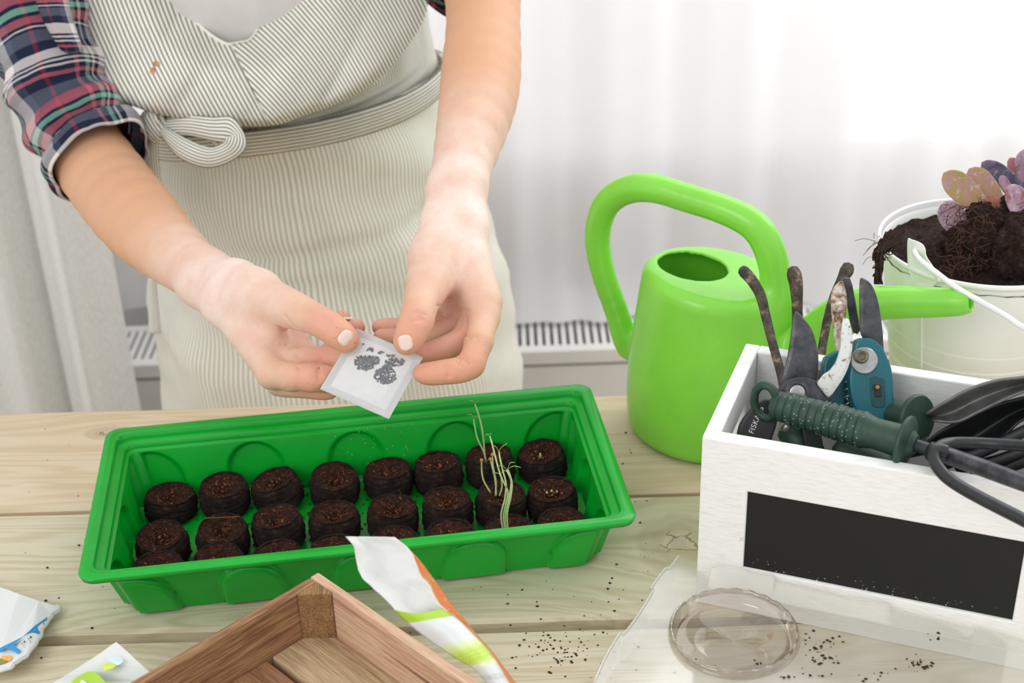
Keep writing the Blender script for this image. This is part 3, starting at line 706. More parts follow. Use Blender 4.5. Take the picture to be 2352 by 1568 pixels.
def sdf_post_full(groups, lo, hi, vox, post, B=16):
    A_ = [(np.array(q[0], float), np.array(q[1], float), q[2], q[3]) for g in groups for q in g[2]]
    nb = np.ceil((hi-lo)/(vox*B)).astype(int)+1
    I = np.stack(np.meshgrid(*[np.arange(n) for n in nb], indexing='ij'), -1).reshape(-1, 3)
    Cn = lo+(I+.5)*vox*B; half = vox*B*.88
    D = np.stack([seg(Cn, *q) for q in A_], 1); dc = post(Cn, D.min(1))
    g3 = np.stack(np.meshgrid(*[np.arange(B)]*3, indexing='ij'), -1).reshape(-1, 3)*vox
    bgv = 3*vox; grid = vdb.FloatGrid(bgv)
    for bi in range(len(I)):
        if dc[bi] > half*1.5+.008: continue
        ijk = tuple(int(v) for v in I[bi]*B)
        P = lo+I[bi]*vox*B+g3; tot = np.full(len(P), 9.)
        gi = 0
        for g in groups:
            d = None
            for q in g[2]:
                if D[bi, gi] < half+.03: e = seg(P, *[np.array(q[0]), np.array(q[1]), q[2], q[3]]); d = e if d is None else smin(d, e, g[0])
                gi += 1
            if d is not None: tot = np.minimum(tot, d)
        tot = np.clip(post(P, tot), -bgv, bgv).reshape(B, B, B).astype(np.float32); grid.copyFromArray(tot, ijk=ijk)
    pts, tris, quads = grid.convertToPolygons(adaptivity=0.)
    return lo+np.array(pts)*vox, [tuple(int(v) for v in q[::-1]) for q in tris]+[tuple(int(v) for v in q[::-1]) for q in quads]
cv_, cf_ = sdf_post_full(gs[:2], np.array([.04, .86, -.006]), np.array([.37, 1.13, .25]), .0014, can_post)
can = empty('watering_can', CN, 'bright lime green plastic watering can with big loop handle and bent spout', 'watering can')
new('body', cv_, cf_, M['can'], can)
tp_ = S_[-1]; ax_ = S_[-1]-S_[-4]; ax_ /= np.linalg.norm(ax_)
rim = [tp_+.0070*(math.cos(a)*np.cross(ax_, [0, 0, 1])+math.sin(a)*np.array([0, 0, 1.]))-ax_*.0006 for a in np.linspace(0, 2*math.pi, 25)]
new('spout_lip', *tube(rim, .0009, 6, None, caps=False), M['can'], can)

# ================================================================== WHITE WOODEN TOOL CRATE
KX, KY, KA, KH, KD, KL = .1211, .7891, -.3746, .1369, .1301, .237
kc, ks = math.cos(KA), math.sin(KA)
KAX = np.array([(kc, ks, 0), (-ks, kc, 0), (0, 0, 1)])
def KP(x, y, z): return np.array([KX+x*kc-y*ks, KY+x*ks+y*kc, z])
def kbox(x0, x1, y0, y1, z0, z1): return box(x0, x1, y0, y1, z0, z1, KAX, (KX, KY, 0))
cr = empty('tool_crate', KP(KL/2, KD/2, 0), 'white washed wooden tool crate with black chalkboard panel, full of garden tools', 'crate')
Tt = .0105
# front with recessed chalk panel
bu0, bu1, bz0, bz1 = .0316, .2054, .0376, .1000
def fgrid(name, xs, zs, hole, y0, y1, par):
    parts = []
    for i in range(len(xs)-1):
        for j in range(len(zs)-1):
            if (i, j) in hole: continue
            parts.append(kbox(xs[i], xs[i+1], y0, y1, zs[j], zs[j+1]))
    V, Fc = join(parts); o = new(name, V, Fc, M['white_paint'], par, smooth=False)
    return o
import bmesh
def clean(o, bev=.0012):
    bm = bmesh.new(); bm.from_mesh(o.data); bmesh.ops.remove_doubles(bm, verts=bm.verts, dist=1e-5)
    # drop internal faces shared by two boxes
    seen = {}
    for f in list(bm.faces):
        k = tuple(sorted(v.index for v in f.verts)); seen.setdefault(k, []).append(f)
    kill = [f for L in seen.values() if len(L) > 1 for f in L]; bmesh.ops.delete(bm, geom=kill, context='FACES')
    bmesh.ops.dissolve_limit(bm, angle_limit=.01, verts=bm.verts, edges=bm.edges)
    bm.to_mesh(o.data); bm.free()
    md = o.modifiers.new('b', 'BEVEL'); md.width = bev; md.segments = 2; md.limit_method = 'ANGLE'; md.angle_limit = .7
o = fgrid('front_board', [0, bu0, bu1, KL], [0, bz0, bz1, KH], {(1, 1)}, 0, Tt, cr); clean(o)
new('chalkboard', *kbox(bu0-.001, bu1+.001, .0022, .006, bz0-.001, bz1+.001), M['chalk'], cr, smooth=False, label='black chalkboard panel')
o = fgrid('back_board', [Tt, KL-Tt], [0, KH], set(), KD-Tt, KD, cr); clean(o)
# sides with hand hole
for nm, xa, xb in (('side_board', 0, Tt), ('side_board', KL-Tt, KL)):
    parts = []
    ys = [Tt*0+Tt, .040, .092, KD]; zs = [0, .088, .112, KH]
    for i in range(3):
        for j in range(3):
            if (i, j) == (1, 1): continue
            parts.append(kbox(xa, xb, ys[i], ys[i+1], zs[j], zs[j+1]))
    # rounded ends of the slot
    for (yc, sg) in ((.040, 1), (.092, -1)):
        pass
    V, Fc = join(parts); o = new(nm, V, Fc, M['white_paint'], cr, smooth=False); clean(o)
new('bottom_board', *kbox(Tt, KL-Tt, Tt, KD-Tt, .003, .010), M['white_paint'], cr, smooth=False)

# ---------------- tools in crate
def Z5(x, y): return (1600+x/2.613, 580+y/2.613)
def Z5D(x, y, D): return PD(*Z5(x, y), D)
def plate(name, pts, D, th, mat, par, bev=.0006, rnd=0, label=None, Df=None, conv=Z5):
    P = [np.array(p, float) for p in pts]
    if rnd: P = closed(P, rnd)
    W = [PD(*conv(p[0], p[1]), D if Df is None else Df(p[0], p[1])) for p in P]
    V, Fc = slab(W, th, CF); return new(name, V, Fc, mat, par, smooth=False, bevel=bev, label=label)
def blade(name, pts, D, th, mat, par, label=None, rnd=3, bulge=.0, edge=1):
    """ground blade: outline plate with thinned rim"""
    P = closed(np.array(pts, float), rnd); c = P.mean(0); V = []; n = len(P)
    rings = [(1., 0.), (.96, .5), (.72, 1.)]
    for s in (1, -1):
        for (k, h) in (rings if s == 1 else rings[::-1]):
            for p in P:
                q = c+(p-c)*k; V.append(PD(*Z5(q[0], q[1]), D)-CF*s*h*th*.5)
    Fc = grid_faces(6, n, True)
    Fc += [tuple(range(2*n, 3*n)), tuple(range(4*n-1, 3*n-1, -1))]
    # ring order: outer,mid,inner | inner,mid,outer  -> drop inner-inner strip
    Fc = [f for i, f in enumerate(Fc) if not (2*n <= i < 3*n and i < 5*n)]
    Fc += [(5*n+j, j, (j+1) % n, 5*n+(j+1) % n) for j in range(n)]
    return new(name, V, Fc, mat, par, smooth=True, label=label, auto=.35)
def disc(name, x, y, D, rpx, h, mat, par, prof=None, n=32, label=None):
    c = PD(*Z5(x, y), D); r = rpx/2.613*D/F
    pr = prof or [(0, 1), (.7, 1), (.92, .85), (1, .5), (1, 0)]
    V = []; 
    for (k, z) in pr:
        for a in np.linspace(0, 2*math.pi, n, endpoint=False): V.append(c+(CR*math.cos(a)+CU*math.sin(a))*r*k-CF*h*z)
    return new(name, V, grid_faces(len(pr), n, True), mat, par, label=label, auto=.5)

# claw weeder standing behind (three bent tines)
base = KP(.095, .085, .013)
cl = empty('claw_cultivator', base, 'three muddy bent tines of a claw cultivator standing up in the crate', 'hand cultivator')
def tine(pts, Ds, rs, par, name='tine', flat=1.):
    P = [Z5D(x, y, d) for (x, y), d in zip(pts, Ds)]
    return new(name, *tube(P, rs, 10, 40, flat), M['mud'], par)
tine([(262, 100), (285, 115), (335, 170), (385, 260), (415, 380), (460, 560), (505, 720), (540, 900)], [1.03]*5+[1.02, 1.01, 1.0], [.0030, .0042, .0040, .0037, .0034, .0032, .0032, .0032], cl)
tine([(575, 90), (585, 130), (598, 200), (603, 300), (603, 420), (590, 600), (570, 900)], [1.04]*5+[1.03, 1.0], [.0036, .0052, .0048, .0040, .0037, .0034, .0034], cl)
tine([(912, 68), (900, 110), (868, 165), (830, 250), (795, 360), (762, 520), (735, 700), (690, 900)], [1.045]*6+[1.03, 1.0], [.0036, .0052, .0036, .0034, .0033, .0032, .0032, .0032], cl)
new('ferrule', *tube([Z5D(570, 880, 1.0), KP(.09, .08, .03)], .007, 14, 4), M['black_steel'], cl)

# bypass pruner, dark blade and chipped white hook
pa = empty('bypass_pruner', KP(.055, .075, .012), 'worn bypass pruner with dark pointed blade and chipped white hook', 'pruner')
blade('cutting_blade', [(592, 350), (640, 392), (685, 450), (712, 520), (730, 620), (728, 700), (722, 760), (715, 800), (640, 850), (540, 860), (497, 812), (512, 740), (540, 640), (560, 530), (572, 430)], .985, .0035, M['dark_blade'], pa)
blade('hook', [(884, 392), (912, 402), (930, 460), (936, 545), (925, 640), (893, 730), (850, 800), (795, 868), (755, 830), (722, 780), (772, 742), (822, 680), (850, 610), (868, 520), (872, 430)], .975, .0035, M['chip'], pa, label='chipped white hook')
blade('pivot_arm', [(500, 800), (560, 760), (640, 742), (720, 770), (770, 820), (800, 880), (760, 930), (640, 960), (540, 900), (480, 860)], .978, .004, M['dark_blade'], pa)
disc('pivot_ring', 600, 840, .974, 78, .003, M['dark_blade'], pa, [(.62, 1), (.7, 1.2), (.95, 1), (1, 0)])
disc('pivot_bolt', 600, 840, .973, 50, .003, M['steel'], pa)
plate('handle', [(405, 880), (330, 935), (275, 1000), (248, 1065), (252, 1130), (330, 1260), (420, 1280), (440, 1140), (480, 1010), (470, 900)], .978, .008, M['black'], pa, rnd=3, bev=.0015)
plate('handle', [(620, 940), (700, 960), (760, 1180), (770, 1400), (690, 1400), (640, 1150)], .975, .008, M['black'], pa, rnd=3, bev=.0015)
def text(s, p, xdir, ydir, size, mat, par, name='lettering', depth=.00012, ls=1.1):
    cu = bpy.data.curves.new(name, 'FONT'); cu.body = s; cu.size = size; cu.extrude = depth; cu.space_character = ls; cu.resolution_u = 3
    o_ = bpy.data.objects.new(name, cu); COL.objects.link(o_)
    z = np.cross(xdir, ydir); me = bpy.data.meshes.new_from_object(o_); bpy.data.objects.remove(o_)
    me.transform(Matrix(((xdir[0], ydir[0], z[0], 0), (xdir[1], ydir[1], z[1], 0), (xdir[2], ydir[2], z[2], 0), (0, 0, 0, 1))))
    o_ = bpy.data.objects.new(name, me); COL.objects.link(o_); me.materials.clear(); me.materials.append(mat)
    q = par; pw = np.zeros(3)
    while q is not None: pw = pw+np.array(q.location); q = q.parent
    o_.location = tuple(np.array(p)-pw); o_.parent = par; return o_
t0, t1 = Z5D(340, 1090, .9735), Z5D(403, 932, .9735)
xd = (t1-t0)/np.linalg.norm(t1-t0); nn_ = -CF; yd = np.cross(nn_, xd)
text('FISKARS', t0, xd, yd, .0052, M['packet'], pa, ls=1.05)

# rusty pruner head
pb = empty('rusty_pruner', KP(.11, .085, .012), 'rust-spotted pruner head with big rivet and black blade beside it', 'pruner')
blade('rusty_jaw', [(848, 180), (872, 168), (888, 200), (903, 270), (900, 350), (884, 430), (880, 520), (872, 600), (840, 660), (830, 560), (818, 450), (806, 330), (808, 240), (825, 205)], 1.0, .0045, M['rust'], pb, label='rust-spotted pale jaw')
disc('rivet', 855, 326, .997, 36, .0035, M['rust'], pb, [(0, 1.), (.5, .9), (.85, .55), (1, 0)])
blade('counter_blade', [(862, 158), (920, 152), (945, 250), (965, 360), (982, 470), (940, 480), (915, 380), (897, 270), (884, 190)], 1.008, .004, M['dark_blade'], pb, rnd=2)
new('shank', *tube([Z5D(850, 620, 1.003), Z5D(840, 900, 1.0), KP(.11, .085, .03)], .005, 10, 12), M['black_steel'], pb)

# teal anvil pruner
pc = empty('teal_pruner', KP(.15, .07, .012), 'teal plastic handled pruner with dark blade pointing up and round pivot plate', 'pruner')
blade('blade', [(980, 160), (1008, 157), (1045, 185), (1075, 245), (1095, 320), (1112, 430), (1122, 560), (1126, 660), (1080, 640), (1030, 560), (985, 490), (978, 400), (976, 280)], .992, .003, M['dark_blade'], pc, rnd=3)
plate('handle', [(945, 540), (985, 514), (1040, 518), (1095, 560), (1130, 630), (1158, 710), (1168, 850), (1166, 985), (1150, 1040), (1000, 1010), (930, 920), (905, 760), (925, 640)], .985, .014, M['teal'], pc, rnd=4, bev=.003)
plate('handle', [(760, 650), (800, 610), (850, 590), (900, 640), (905, 760), (880, 900), (850, 960), (790, 920), (750, 800)], 1.0, .012, M['teal'], pc, rnd=4, bev=.003)
disc('pivot_plate', 1005, 648, .9775, 82, .0016, M['steel'], pc)
disc('pivot_bolt', 985, 622, .975, 44, .004, plain('oily_bolt', '6f6a58', .4, .2, 200, .3, .5, .5), pc, [(0, .6), (.45, .6), (.5, .9), (.8, 1.), (1, .6), (1, 0)])
plate('lock_slot', [(1045, 752), (1105, 752), (1128, 770), (1130, 910), (1105, 930), (1065, 925), (1050, 900)], .9778, .0012, plain('slot_dark_teal', '0b4750', .4), pc, rnd=2, bev=.0004)
plate('lock_window', [(1065, 790), (1105, 792), (1110, 862), (1072, 866)], .9768, .0012, M['black'], pc, bev=.0003)
disc('lock_knob', 1082, 808, .9755, 14, .002, M['brass'], pc)
new('spring', *tube([Z5D(905+14*math.cos(a), 760+a*7, .99)-CF*.003*math.sin(a) for a in np.linspace(0, 30, 90)], .0009, 6), M['steel'], pc)
new('side_catch', *slab([Z5D(1134, 632, .99), Z5D(1150, 640, .99), Z5D(1162, 730, .99), Z5D(1168, 790, .99), Z5D(1150, 790, .99)], .006, CF), M['teal'], pc, smooth=False, bevel=.001)

# hand cultivator lying across: ribbed dark green grip, black prongs
hcb = Z5D(1200, 1150, .93)
hc = empty('hand_cultivator', hcb, 'dark green ribbed handle of hand cultivator with looped black prongs lying on crate', 'hand cultivator')
A0, A1 = Z5D(452, 905, .965), Z5D(1235, 1132, .918)
ax = (A1-A0); Lh = np.linalg.norm(ax); ax /= Lh
s_ = np.linspace(0, 1, 220); rr = []
for s in s_:
    base_r = np.interp(s, [0, .02, .06, .3, .5, .72, .80, 1.], [.0055, .0085, .0098, .0105, .0112, .0116, .0100, .0106])
    if .07 < s < .74:
        ph = ((s-.07)/.67*11) % 1; base_r -= .0009 if ph < .16 else 0
        base_r += .0004*math.sin(math.pi*ph)
    rr.append(base_r)
Pn = [A0+ax*Lh*s for s in s_]
V, Fc = tube(Pn, rr, 36)
new('grip', V, Fc, M['green_grip'], hc)
# pimples on the grip
pim = []; N_ = np.cross(ax, [0, 0, 1]); N_ /= np.linalg.norm(N_); B_ = np.cross(ax, N_)
for k in range(300):
    s = rng.uniform(.1, .72); ph = ((s-.07)/.67*11) % 1
    if ph < .28 or ph > .95: continue
    a = rng.uniform(0, 6.28); r = np.interp(s, s_, rr); u_ = N_*math.cos(a)+B_*math.sin(a); c = A0+ax*Lh*s+u_*(r+.0001)
    q = .00065; pim.append((np.array([c+ax*q, c+np.cross(ax, u_)*q, c-ax*q, c-np.cross(ax, u_)*q, c+u_*q*.8]), [(0, 1, 4), (1, 2, 4), (2, 3, 4), (3, 0, 4)]))
new('grip_pimples', *join(pim), plain('pimple_green', '6c8f78', .5), hc, kind='stuff')
ring = [A0+ax*(-.0035)+(N_*math.cos(a)*0+B_*math.cos(a)*.0125+ax*math.sin(a)*.0085-ax*.001) for a in np.linspace(0, 2*math.pi, 28)]
new('hanging_loop', *tube(ring, .0029, 12, None, caps=False), M['green_grip'], hc)
fl_ = [(0, -.001), (.0105, -.001), (.0160, .0), (.0172, .0012), (.0172, .0028), (.0160, .004), (.009, .0058), (.0062, .009), (0, .009)]
V = []
for (r, z) in fl_:
    for a in np.linspace(0, 2*math.pi, 40, endpoint=False): V.append(A1+ax*z+(N_*math.cos(a)+B_*math.sin(a))*r)
new('flange', V, grid_faces(len(fl_), 40, True), M['green_grip'], hc, auto=.6)
new('shaft', *tube([A1+ax*.004, Z5D(1420, 1190, .905), Z5D(1520, 1225, .898)], .0042, 14, 12), M['black_steel'], hc)
D1, D2 = .905, .84
new('prong', *tube([Z5D(1500, 1215, .897), Z5D(1700, 1285, .88), Z5D(1965, 1382, .855), Z5D(2150, 1440, .84)], [.0054, .0054, .0052, .0045], 12, 26), M['dark_blade'], hc)
new('prong', *tube([Z5D(1480, 1218, .893), Z5D(1445, 1238, .893), Z5D(1432, 1200, .895), Z5D(1470, 1158, .90), Z5D(1560, 1140, .905), Z5D(1760, 1146, .90), Z5D(1965, 1158, .885), Z5D(2150, 1180, .86)], [.0038]*8, 12, 60), M['black_steel'], hc)
new('prong', *tube([Z5D(1500, 1190, .888), Z5D(1440, 1180, .888), Z5D(1422, 1225, .885), Z5D(1450, 1290, .88), Z5D(1530, 1370, .872), Z5D(1700, 1470, .855), Z5D(1965, 1605, .83), Z5D(2100, 1680, .82)], [.0040]*8, 12, 60), M['black_steel'], hc)
new('prong_collar', *tube([Z5D(1405, 1190, .904), Z5D(1470, 1212, .898)], .0062, 14, 4), M['black_steel'], hc)

# trowels on the right
def scoop(name, L_, R_, Ds, depth, mat, par, n=16):
    A = crom([list(a)+[d] for a, d in zip(L_, Ds)], 22); B = crom([list(a)+[d] for a, d in zip(R_, Ds)], 22); V = []
    for a, b in zip(A, B):
        for j in range(n):
            s = j/(n-1); q = a*(1-s)+b*s; V.append(Z5D(q[0], q[1], q[2]+depth*math.sin(math.pi*s)))
    return new(name, V, grid_faces(22, n), mat, par, solid=.0016)
tw = empty('garden_trowel', Z5D(1400, 1050, .96), 'grey steel trowel with dark green flanged grip in the right of the crate', 'trowel')
scoop('scoop', [(1380, 965), (1500, 890), (1640, 815), (1800, 765), (1965, 745), (2200, 720)], [(1420, 1010), (1560, 1018), (1680, 965), (1800, 905), (1965, 835), (2250, 760)], [.962, .955, .95, .945, .94, .93], .012, M['grey_steel'], tw)
g0, g1 = Z5D(1330, 1005, .968), Z5D(1180, 975, .985); gx = (g1-g0)/np.linalg.norm(g1-g0)
gN = np.cross(gx, CF); gN /= np.linalg.norm(gN); gB = np.cross(gx, gN)
V = []; pf = [(0, -.001), (.0165, -.0005), (.0175, .001), (.0172, .003), (.011, .005), (.0105, .012), (.0115, .03), (.0118, .06), (.010, .075), (0, .076)]
for (r, z) in pf:
    for a in np.linspace(0, 2*math.pi, 36, endpoint=False): V.append(g0+gx*z+(gN*math.cos(a)+gB*math.sin(a))*r)
new('grip', V, grid_faces(len(pf), 36, True), M['green_grip'], tw, auto=.6)
tw2 = empty('garden_trowel', Z5D(1450, 1120, .96), 'matt black trowel scoop lying under the grey one in the crate', 'trowel')
scoop('scoop', [(1380, 1140), (1450, 1080), (1560, 1020), (1760, 925), (1965, 868), (2200, 820)], [(1400, 1170), (1560, 1230), (1720, 1200), (1850, 1100), (1965, 1000), (2260, 900)], [.965, .962, .96, .955, .95, .94], .02, M['black'], tw2)
new('socket', *tube([Z5D(1390, 1155, .966), Z5D(1230, 1180, .975), Z5D(1060, 1190, .98)], [.006, .007, .011], 14, 10), M['black'], tw2)
# third set of black handles filling the crate
tw3 = empty('hand_fork', KP(.17, .05, .06), 'black steel fork tines sunk low in the crate below the trowels', 'hand fork')
for k, (a, b, c) in enumerate([((1480, 1270), (1700, 1200), (1990, 1060)), ((1560, 1290), (1760, 1260), (2000, 1180)), ((1650, 1340), (1830, 1300), (2000, 1240))]):
    new('tine', *tube([Z5D(*a, .965), Z5D(*b, .955), Z5D(*c, .945)], .004, 10, 14), M['black'], tw3)
new('head', *kbox(.10, .222, .02, .075, .066, .074), M['black'], tw3, smooth=False, bevel=.003)
tw4 = empty('hand_shear', KP(.06, .05, .012), 'dark green and black shear handles low in the crate under the ribbed grip', 'shears')
new('handle', *tube([Z5D(540, 1060, .99), Z5D(620, 1200, .985), KP(.05, .05, .03)], [.008, .011, .010], 14, 10), M['green_grip'], tw4)
new('handle', *tube([Z5D(850, 1180, .97), Z5D(1000, 1230, .965), Z5D(1150, 1300, .96)], [.012, .012, .010], 14, 10), M['green_grip'], tw4)
new('blade', *kbox(.05, .12, .025, .06, .085, .089), M['black'], tw4, smooth=False, bevel=.001)
new('blade', *tube([Z5D(520, 1030, .985), Z5D(560, 1052, .985)], .007, 4, 3), M['steel'], tw4)

# ================================================================== PAIL
PC = PD(2262, 550, 1.125); PR = 240*1.125/F; PH = PC[2]
pail = empty('pail', (PC[0], PC[1], 0), 'white enamelled metal pail of soil behind the crate with wire handle', 'pail')
pr_ = [(.0, .003), (.052, .003), (.0525, .0), (.054, .001), (.0565, .012)]
zb = [.25, .38, .40, .42, .47, .49, .51, .56, .58, .60, .9, .965]
for z in zb: pr_.append((.054+(PR-.0045-.054)*z+(.0011 if z in (.40, .49, .58) else 0), PH*z))
pr_ += [(PR-.0016, PH-.0045), (PR, PH-.0025), (PR-.0003, PH-.0003), (PR-.0018, PH+.0004), (PR-.003, PH-.001), (PR-.0042, PH*.95), (.055, .006), (0, .006)]
new('body', *lathe(pr_, 96, (PC[0], PC[1], 0)), M['white_metal'], pail)
# seam
thS = math.atan2(-1, 0)
def pside(px, py, off=0.):
    # point on pail wall seen at pixel
    best = None
    r = ray(px, py); a = r[0]**2+r[1]**2
    for it in range(2):
        R0 = PR-.002 if it == 0 else R0
        b = 2*(r[0]*(-PC[0])+r[1]*(-PC[1])); c = PC[0]**2+PC[1]**2-(R0+off)**2; dd = max(0, b*b-4*a*c); t_ = (-b-math.sqrt(dd))/(2*a); z = CH+r[2]*t_
        R0 = .054+(PR-.0045-.054)*min(1, max(0, z/PH))
    return CC+r*t_
sm = [pside(2117, y, .0006) for y in range(668, 850, 12)]
new('seam', *tube(sm, .0011, 6), M['white_metal'], pail)
def Z2(x, y): return (1950+x/3.92, 320+y/3.92)
# ear plate
ear = [(530, 905), (560, 900), (650, 935), (685, 985), (695, 1050), (750, 1135), (790, 1200), (812, 1270), (790, 1310), (720, 1328), (640, 1330), (580, 1270), (545, 1190), (530, 1100)]
EW = []
for p in closed(np.array(ear, float), 3):
    px, py = Z2(*p); q = pside(px, py, .0018); 
    if q[2] > PH-.006: 
        e0 = pside(*Z2(600, 1130), .0022); n_ = np.array([e0[0]-PC[0], e0[1]-PC[1], 0]); n_ /= np.linalg.norm(n_); q = PN(px, py, e0+n_*.0012, n_)
    EW.append(q)
n_ = np.array([EW[0][0]-PC[0], EW[0][1]-PC[1], 0])
new('ear_plate', *slab(EW, .0012, n_), M['white_metal'], pail, smooth=False, bevel=.0004)
h0 = pside(*Z2(610, 1000), .003)
hp = [PN(*Z2(600, 985), h0, n_), PN(*Z2(592, 1012), h0+n_/np.linalg.norm(n_)*.003, n_), PD(*Z2(640, 1085), 1.048), PD(*Z2(800, 1210), 1.038), PD(*Z2(960, 1330), 1.03), PD(*Z2(1150, 1440), 1.022), PD(2310, 725, 1.015), PD(2360, 755, 1.01), PD(2480, 790, 1.02), PD(2560, 700, 1.09)]
new('wire_handle', *tube(hp, .0021, 10, 70), M['white_metal'], pail)
# soil in pail
V = []; n1, n2 = 26, 80
for i in range(n1):
    t_ = i/(n1-1)
    for j in range(n2):
        a = 2*math.pi*j/n2; r = (PR-.0035)*t_; x = r*math.cos(a); y = r*math.sin(a)
        z = PH-.012+.020*math.exp(-(((x+.0)/.035)**2+((y+.01)/.035)**2))+.010*math.exp(-(((x+.05)/.022)**2+((y-.0)/.025)**2))+.004*noise.fractal(Vector((x*90, y*90, 3)), 1., 2., 4)+.0015*noise.noise(Vector((x*400, y*400, 1)))
        if y < -.03: z = max(z, PH-.010+.002*noise.noise(Vector((x*300, y*300, 2)))) 
        V.append((PC[0]+x, PC[1]+y, z))
new('potting_soil', V, grid_faces(n1, n2, True), M['soil'], label='dark fibrous potting soil heaped in the white pail', cat='soil', kind='stuff')
# root ball under the succulent + hanging roots
SC = PD(2290, 560, 1.10)
def lump(c, r, sd, amp=.25, n=24):
    V = []; 
    for i in range(n+1):
        for j in range(2*n):
            th, ph = math.pi*i/n, math.pi*j/n; d = Vector((math.sin(th)*math.cos(ph), math.sin(th)*math.sin(ph), math.cos(th)))
            k = 1+amp*noise.fractal(d*2.5+Vector((sd, 0, 0)), 1., 2., 5); V.append((c[0]+r[0]*k*d[0], c[1]+r[1]*k*d[1], c[2]+r[2]*k*d[2]))
    return np.array(V), grid_faces(n+1, 2*n, True)
su = empty('succulent', SC, 'rosette succulent with purple, pink and yellowish leaves and bare soil ball in pail', 'succulent')
new('root_ball', *join([lump(PD(2275, 545, 1.10), (.028, .024, .028), 1, .32), lump(PD(2330, 580, 1.09), (.026, .022, .028), 4, .32), lump(PD(2225, 545, 1.115), (.019, .02, .016), 6, .3)]), M['soil'], su)
rt = []
r2 = random.Random(4)
for k in range(260):
    c = PD(r2.uniform(2170, 2352), r2.uniform(470, 630), 1.075+r2.uniform(0, .02)); d = np.array([r2.gauss(0, 1), r2.gauss(0, .4), r2.gauss(-.3, 1)]); d /= np.linalg.norm(d); L = r2.uniform(.006, .018); e_ = np.array([r2.gauss(0, 1), r2.gauss(0, .4), r2.gauss(0, 1)])*.004
    rt.append(tube([c, c+d*L*.5+e_, c+d*L], [.0003, .00025, .0001], 4, 7, caps=False))
new('roots', *join(rt), plain('root_brown', '4a2f22', .9, .3, 300, 0), su, kind='stuff')
rt = []
for k in range(150):
    x0 = r2.uniform(2040, 2075); c = PD(x0, r2.uniform(525, 560), 1.085); y1 = 556+112*r2.random()**1.8; x1 = 2020+r2.gauss(0, 10)*(1-.75*(y1-556)/112)
    P_ = [c, PD(x0-18+r2.gauss(0, 4), 562+r2.gauss(0, 8), 1.083)]
    yy = 580
    while yy < y1: P_.append(PD(x1+r2.gauss(0, 4)-(3 if yy > 620 else 0), yy, 1.083+r2.gauss(0, .002))); yy += 18
    rt.append(tube(P_, [.0007]*len(P_), 4, len(P_)*2, caps=False))
for k in range(14):
    c = PD(r2.uniform(2000, 2050), r2.uniform(545, 600), 1.083); d = np.array([r2.gauss(-.6, .6), 0, r2.gauss(-.4, .6)]); rt.append(tube([c, c+d*.005+np.array([0, 0, .002]), c+d*.009], [.0002]*3, 4, 7, caps=False))
new('hanging_roots', *join(rt), plain('hanging_root', '2f1c13', .9, .3, 300, .2), label='tangle of brown roots hanging over the left rim of the pail', cat='roots', kind='stuff')
def leaf(bp, tp, D, wpx, mat, cup=.35, roll=0., name='leaf', Dt=None):
    a = PD(*Z2(*bp), D); b = PD(*Z2(*tp), D if Dt is None else Dt); ax = b-a; L = np.linalg.norm(ax); ax /= L
    s0 = np.cross(ax, -CF); s0 /= np.linalg.norm(s0); up = np.cross(s0, ax)
    sd = s0*math.cos(roll)+up*math.sin(roll); nn = np.cross(sd, ax); W = wpx/3.92*D/F/2
    V = []; n, m_ = 22, 12
    for i in range(n):
        t_ = i/(n-1); wd = W*(.34+.66*math.sin(math.pi*min(1, (t_*.72+.08)))**1.0)*(1 if t_ < .72 else math.sqrt(max(0, 1-((t_-.72)/.28)**2)))+1e-5
        th = .0034*(1-.4*t_)*math.sqrt(max(.02, 1-t_**6))
        for j in range(2*m_):
            an = 2*math.pi*j/(2*m_); x = math.cos(an)*wd; y = math.sin(an)*th*(1 if math.sin(an) < 0 else .8)+cup*(x*x)/max(W, 1e-4)*.9-.0022*math.sin(math.pi*t_)
            V.append(a+ax*(t_*L)+sd*x+nn*y)
    return new(name, V, grid_faces(n, 2*m_, True)+[tuple(range((n-1)*2*m_, n*2*m_))], mat, su)
LY, LP, LU = M['leaf_yellow'], M['leaf_pink'], M['leaf_purple']
leaf((1230, 640), (850, 300), 1.10, 245, LY, .4, .1)
leaf((1370, 600), (1080, 262), 1.105, 220, LY, .4, .1)
leaf((1560, 460), (1195, 205), 1.13, 190, LU, .4, .5)
leaf((1470, 520), (1365, 325), 1.115, 95, LP, .3)
leaf((1640, 800), (1440, 405), 1.085, 235, LP, .35, -.2)
leaf((1010, 860), (860, 560), 1.10, 240, LP, .5, .2)
leaf((1590, 400), (1445, 165), 1.15, 130, plain('leaf_red', 'b07078', .4), .3)
leaf((1640, 470), (1570, 90), 1.14, 190, LP, .5, .6)
leaf((1560, 1120), (1490, 700), 1.09, 200, LP, .4, .7)
leaf((1700, 560), (1660, 160), 1.12, 210, LU, .4, -.3)
leaf((1680, 900), (1900, 560), 1.10, 230, LP, .4)
leaf((1650, 560), (1560, 380), 1.12, 120, LU, .4)
leaf((1700, 700), (1850, 300), 1.12, 230, LY, .4)
sv_, sf_ = lump(PD(2278, 468, 1.088), (.0062, .005, .0058), 9, .5, 12); new('stem', sv_, sf_, plain('pink_stem', '8d5546', .7, .3, 150, .6), su)

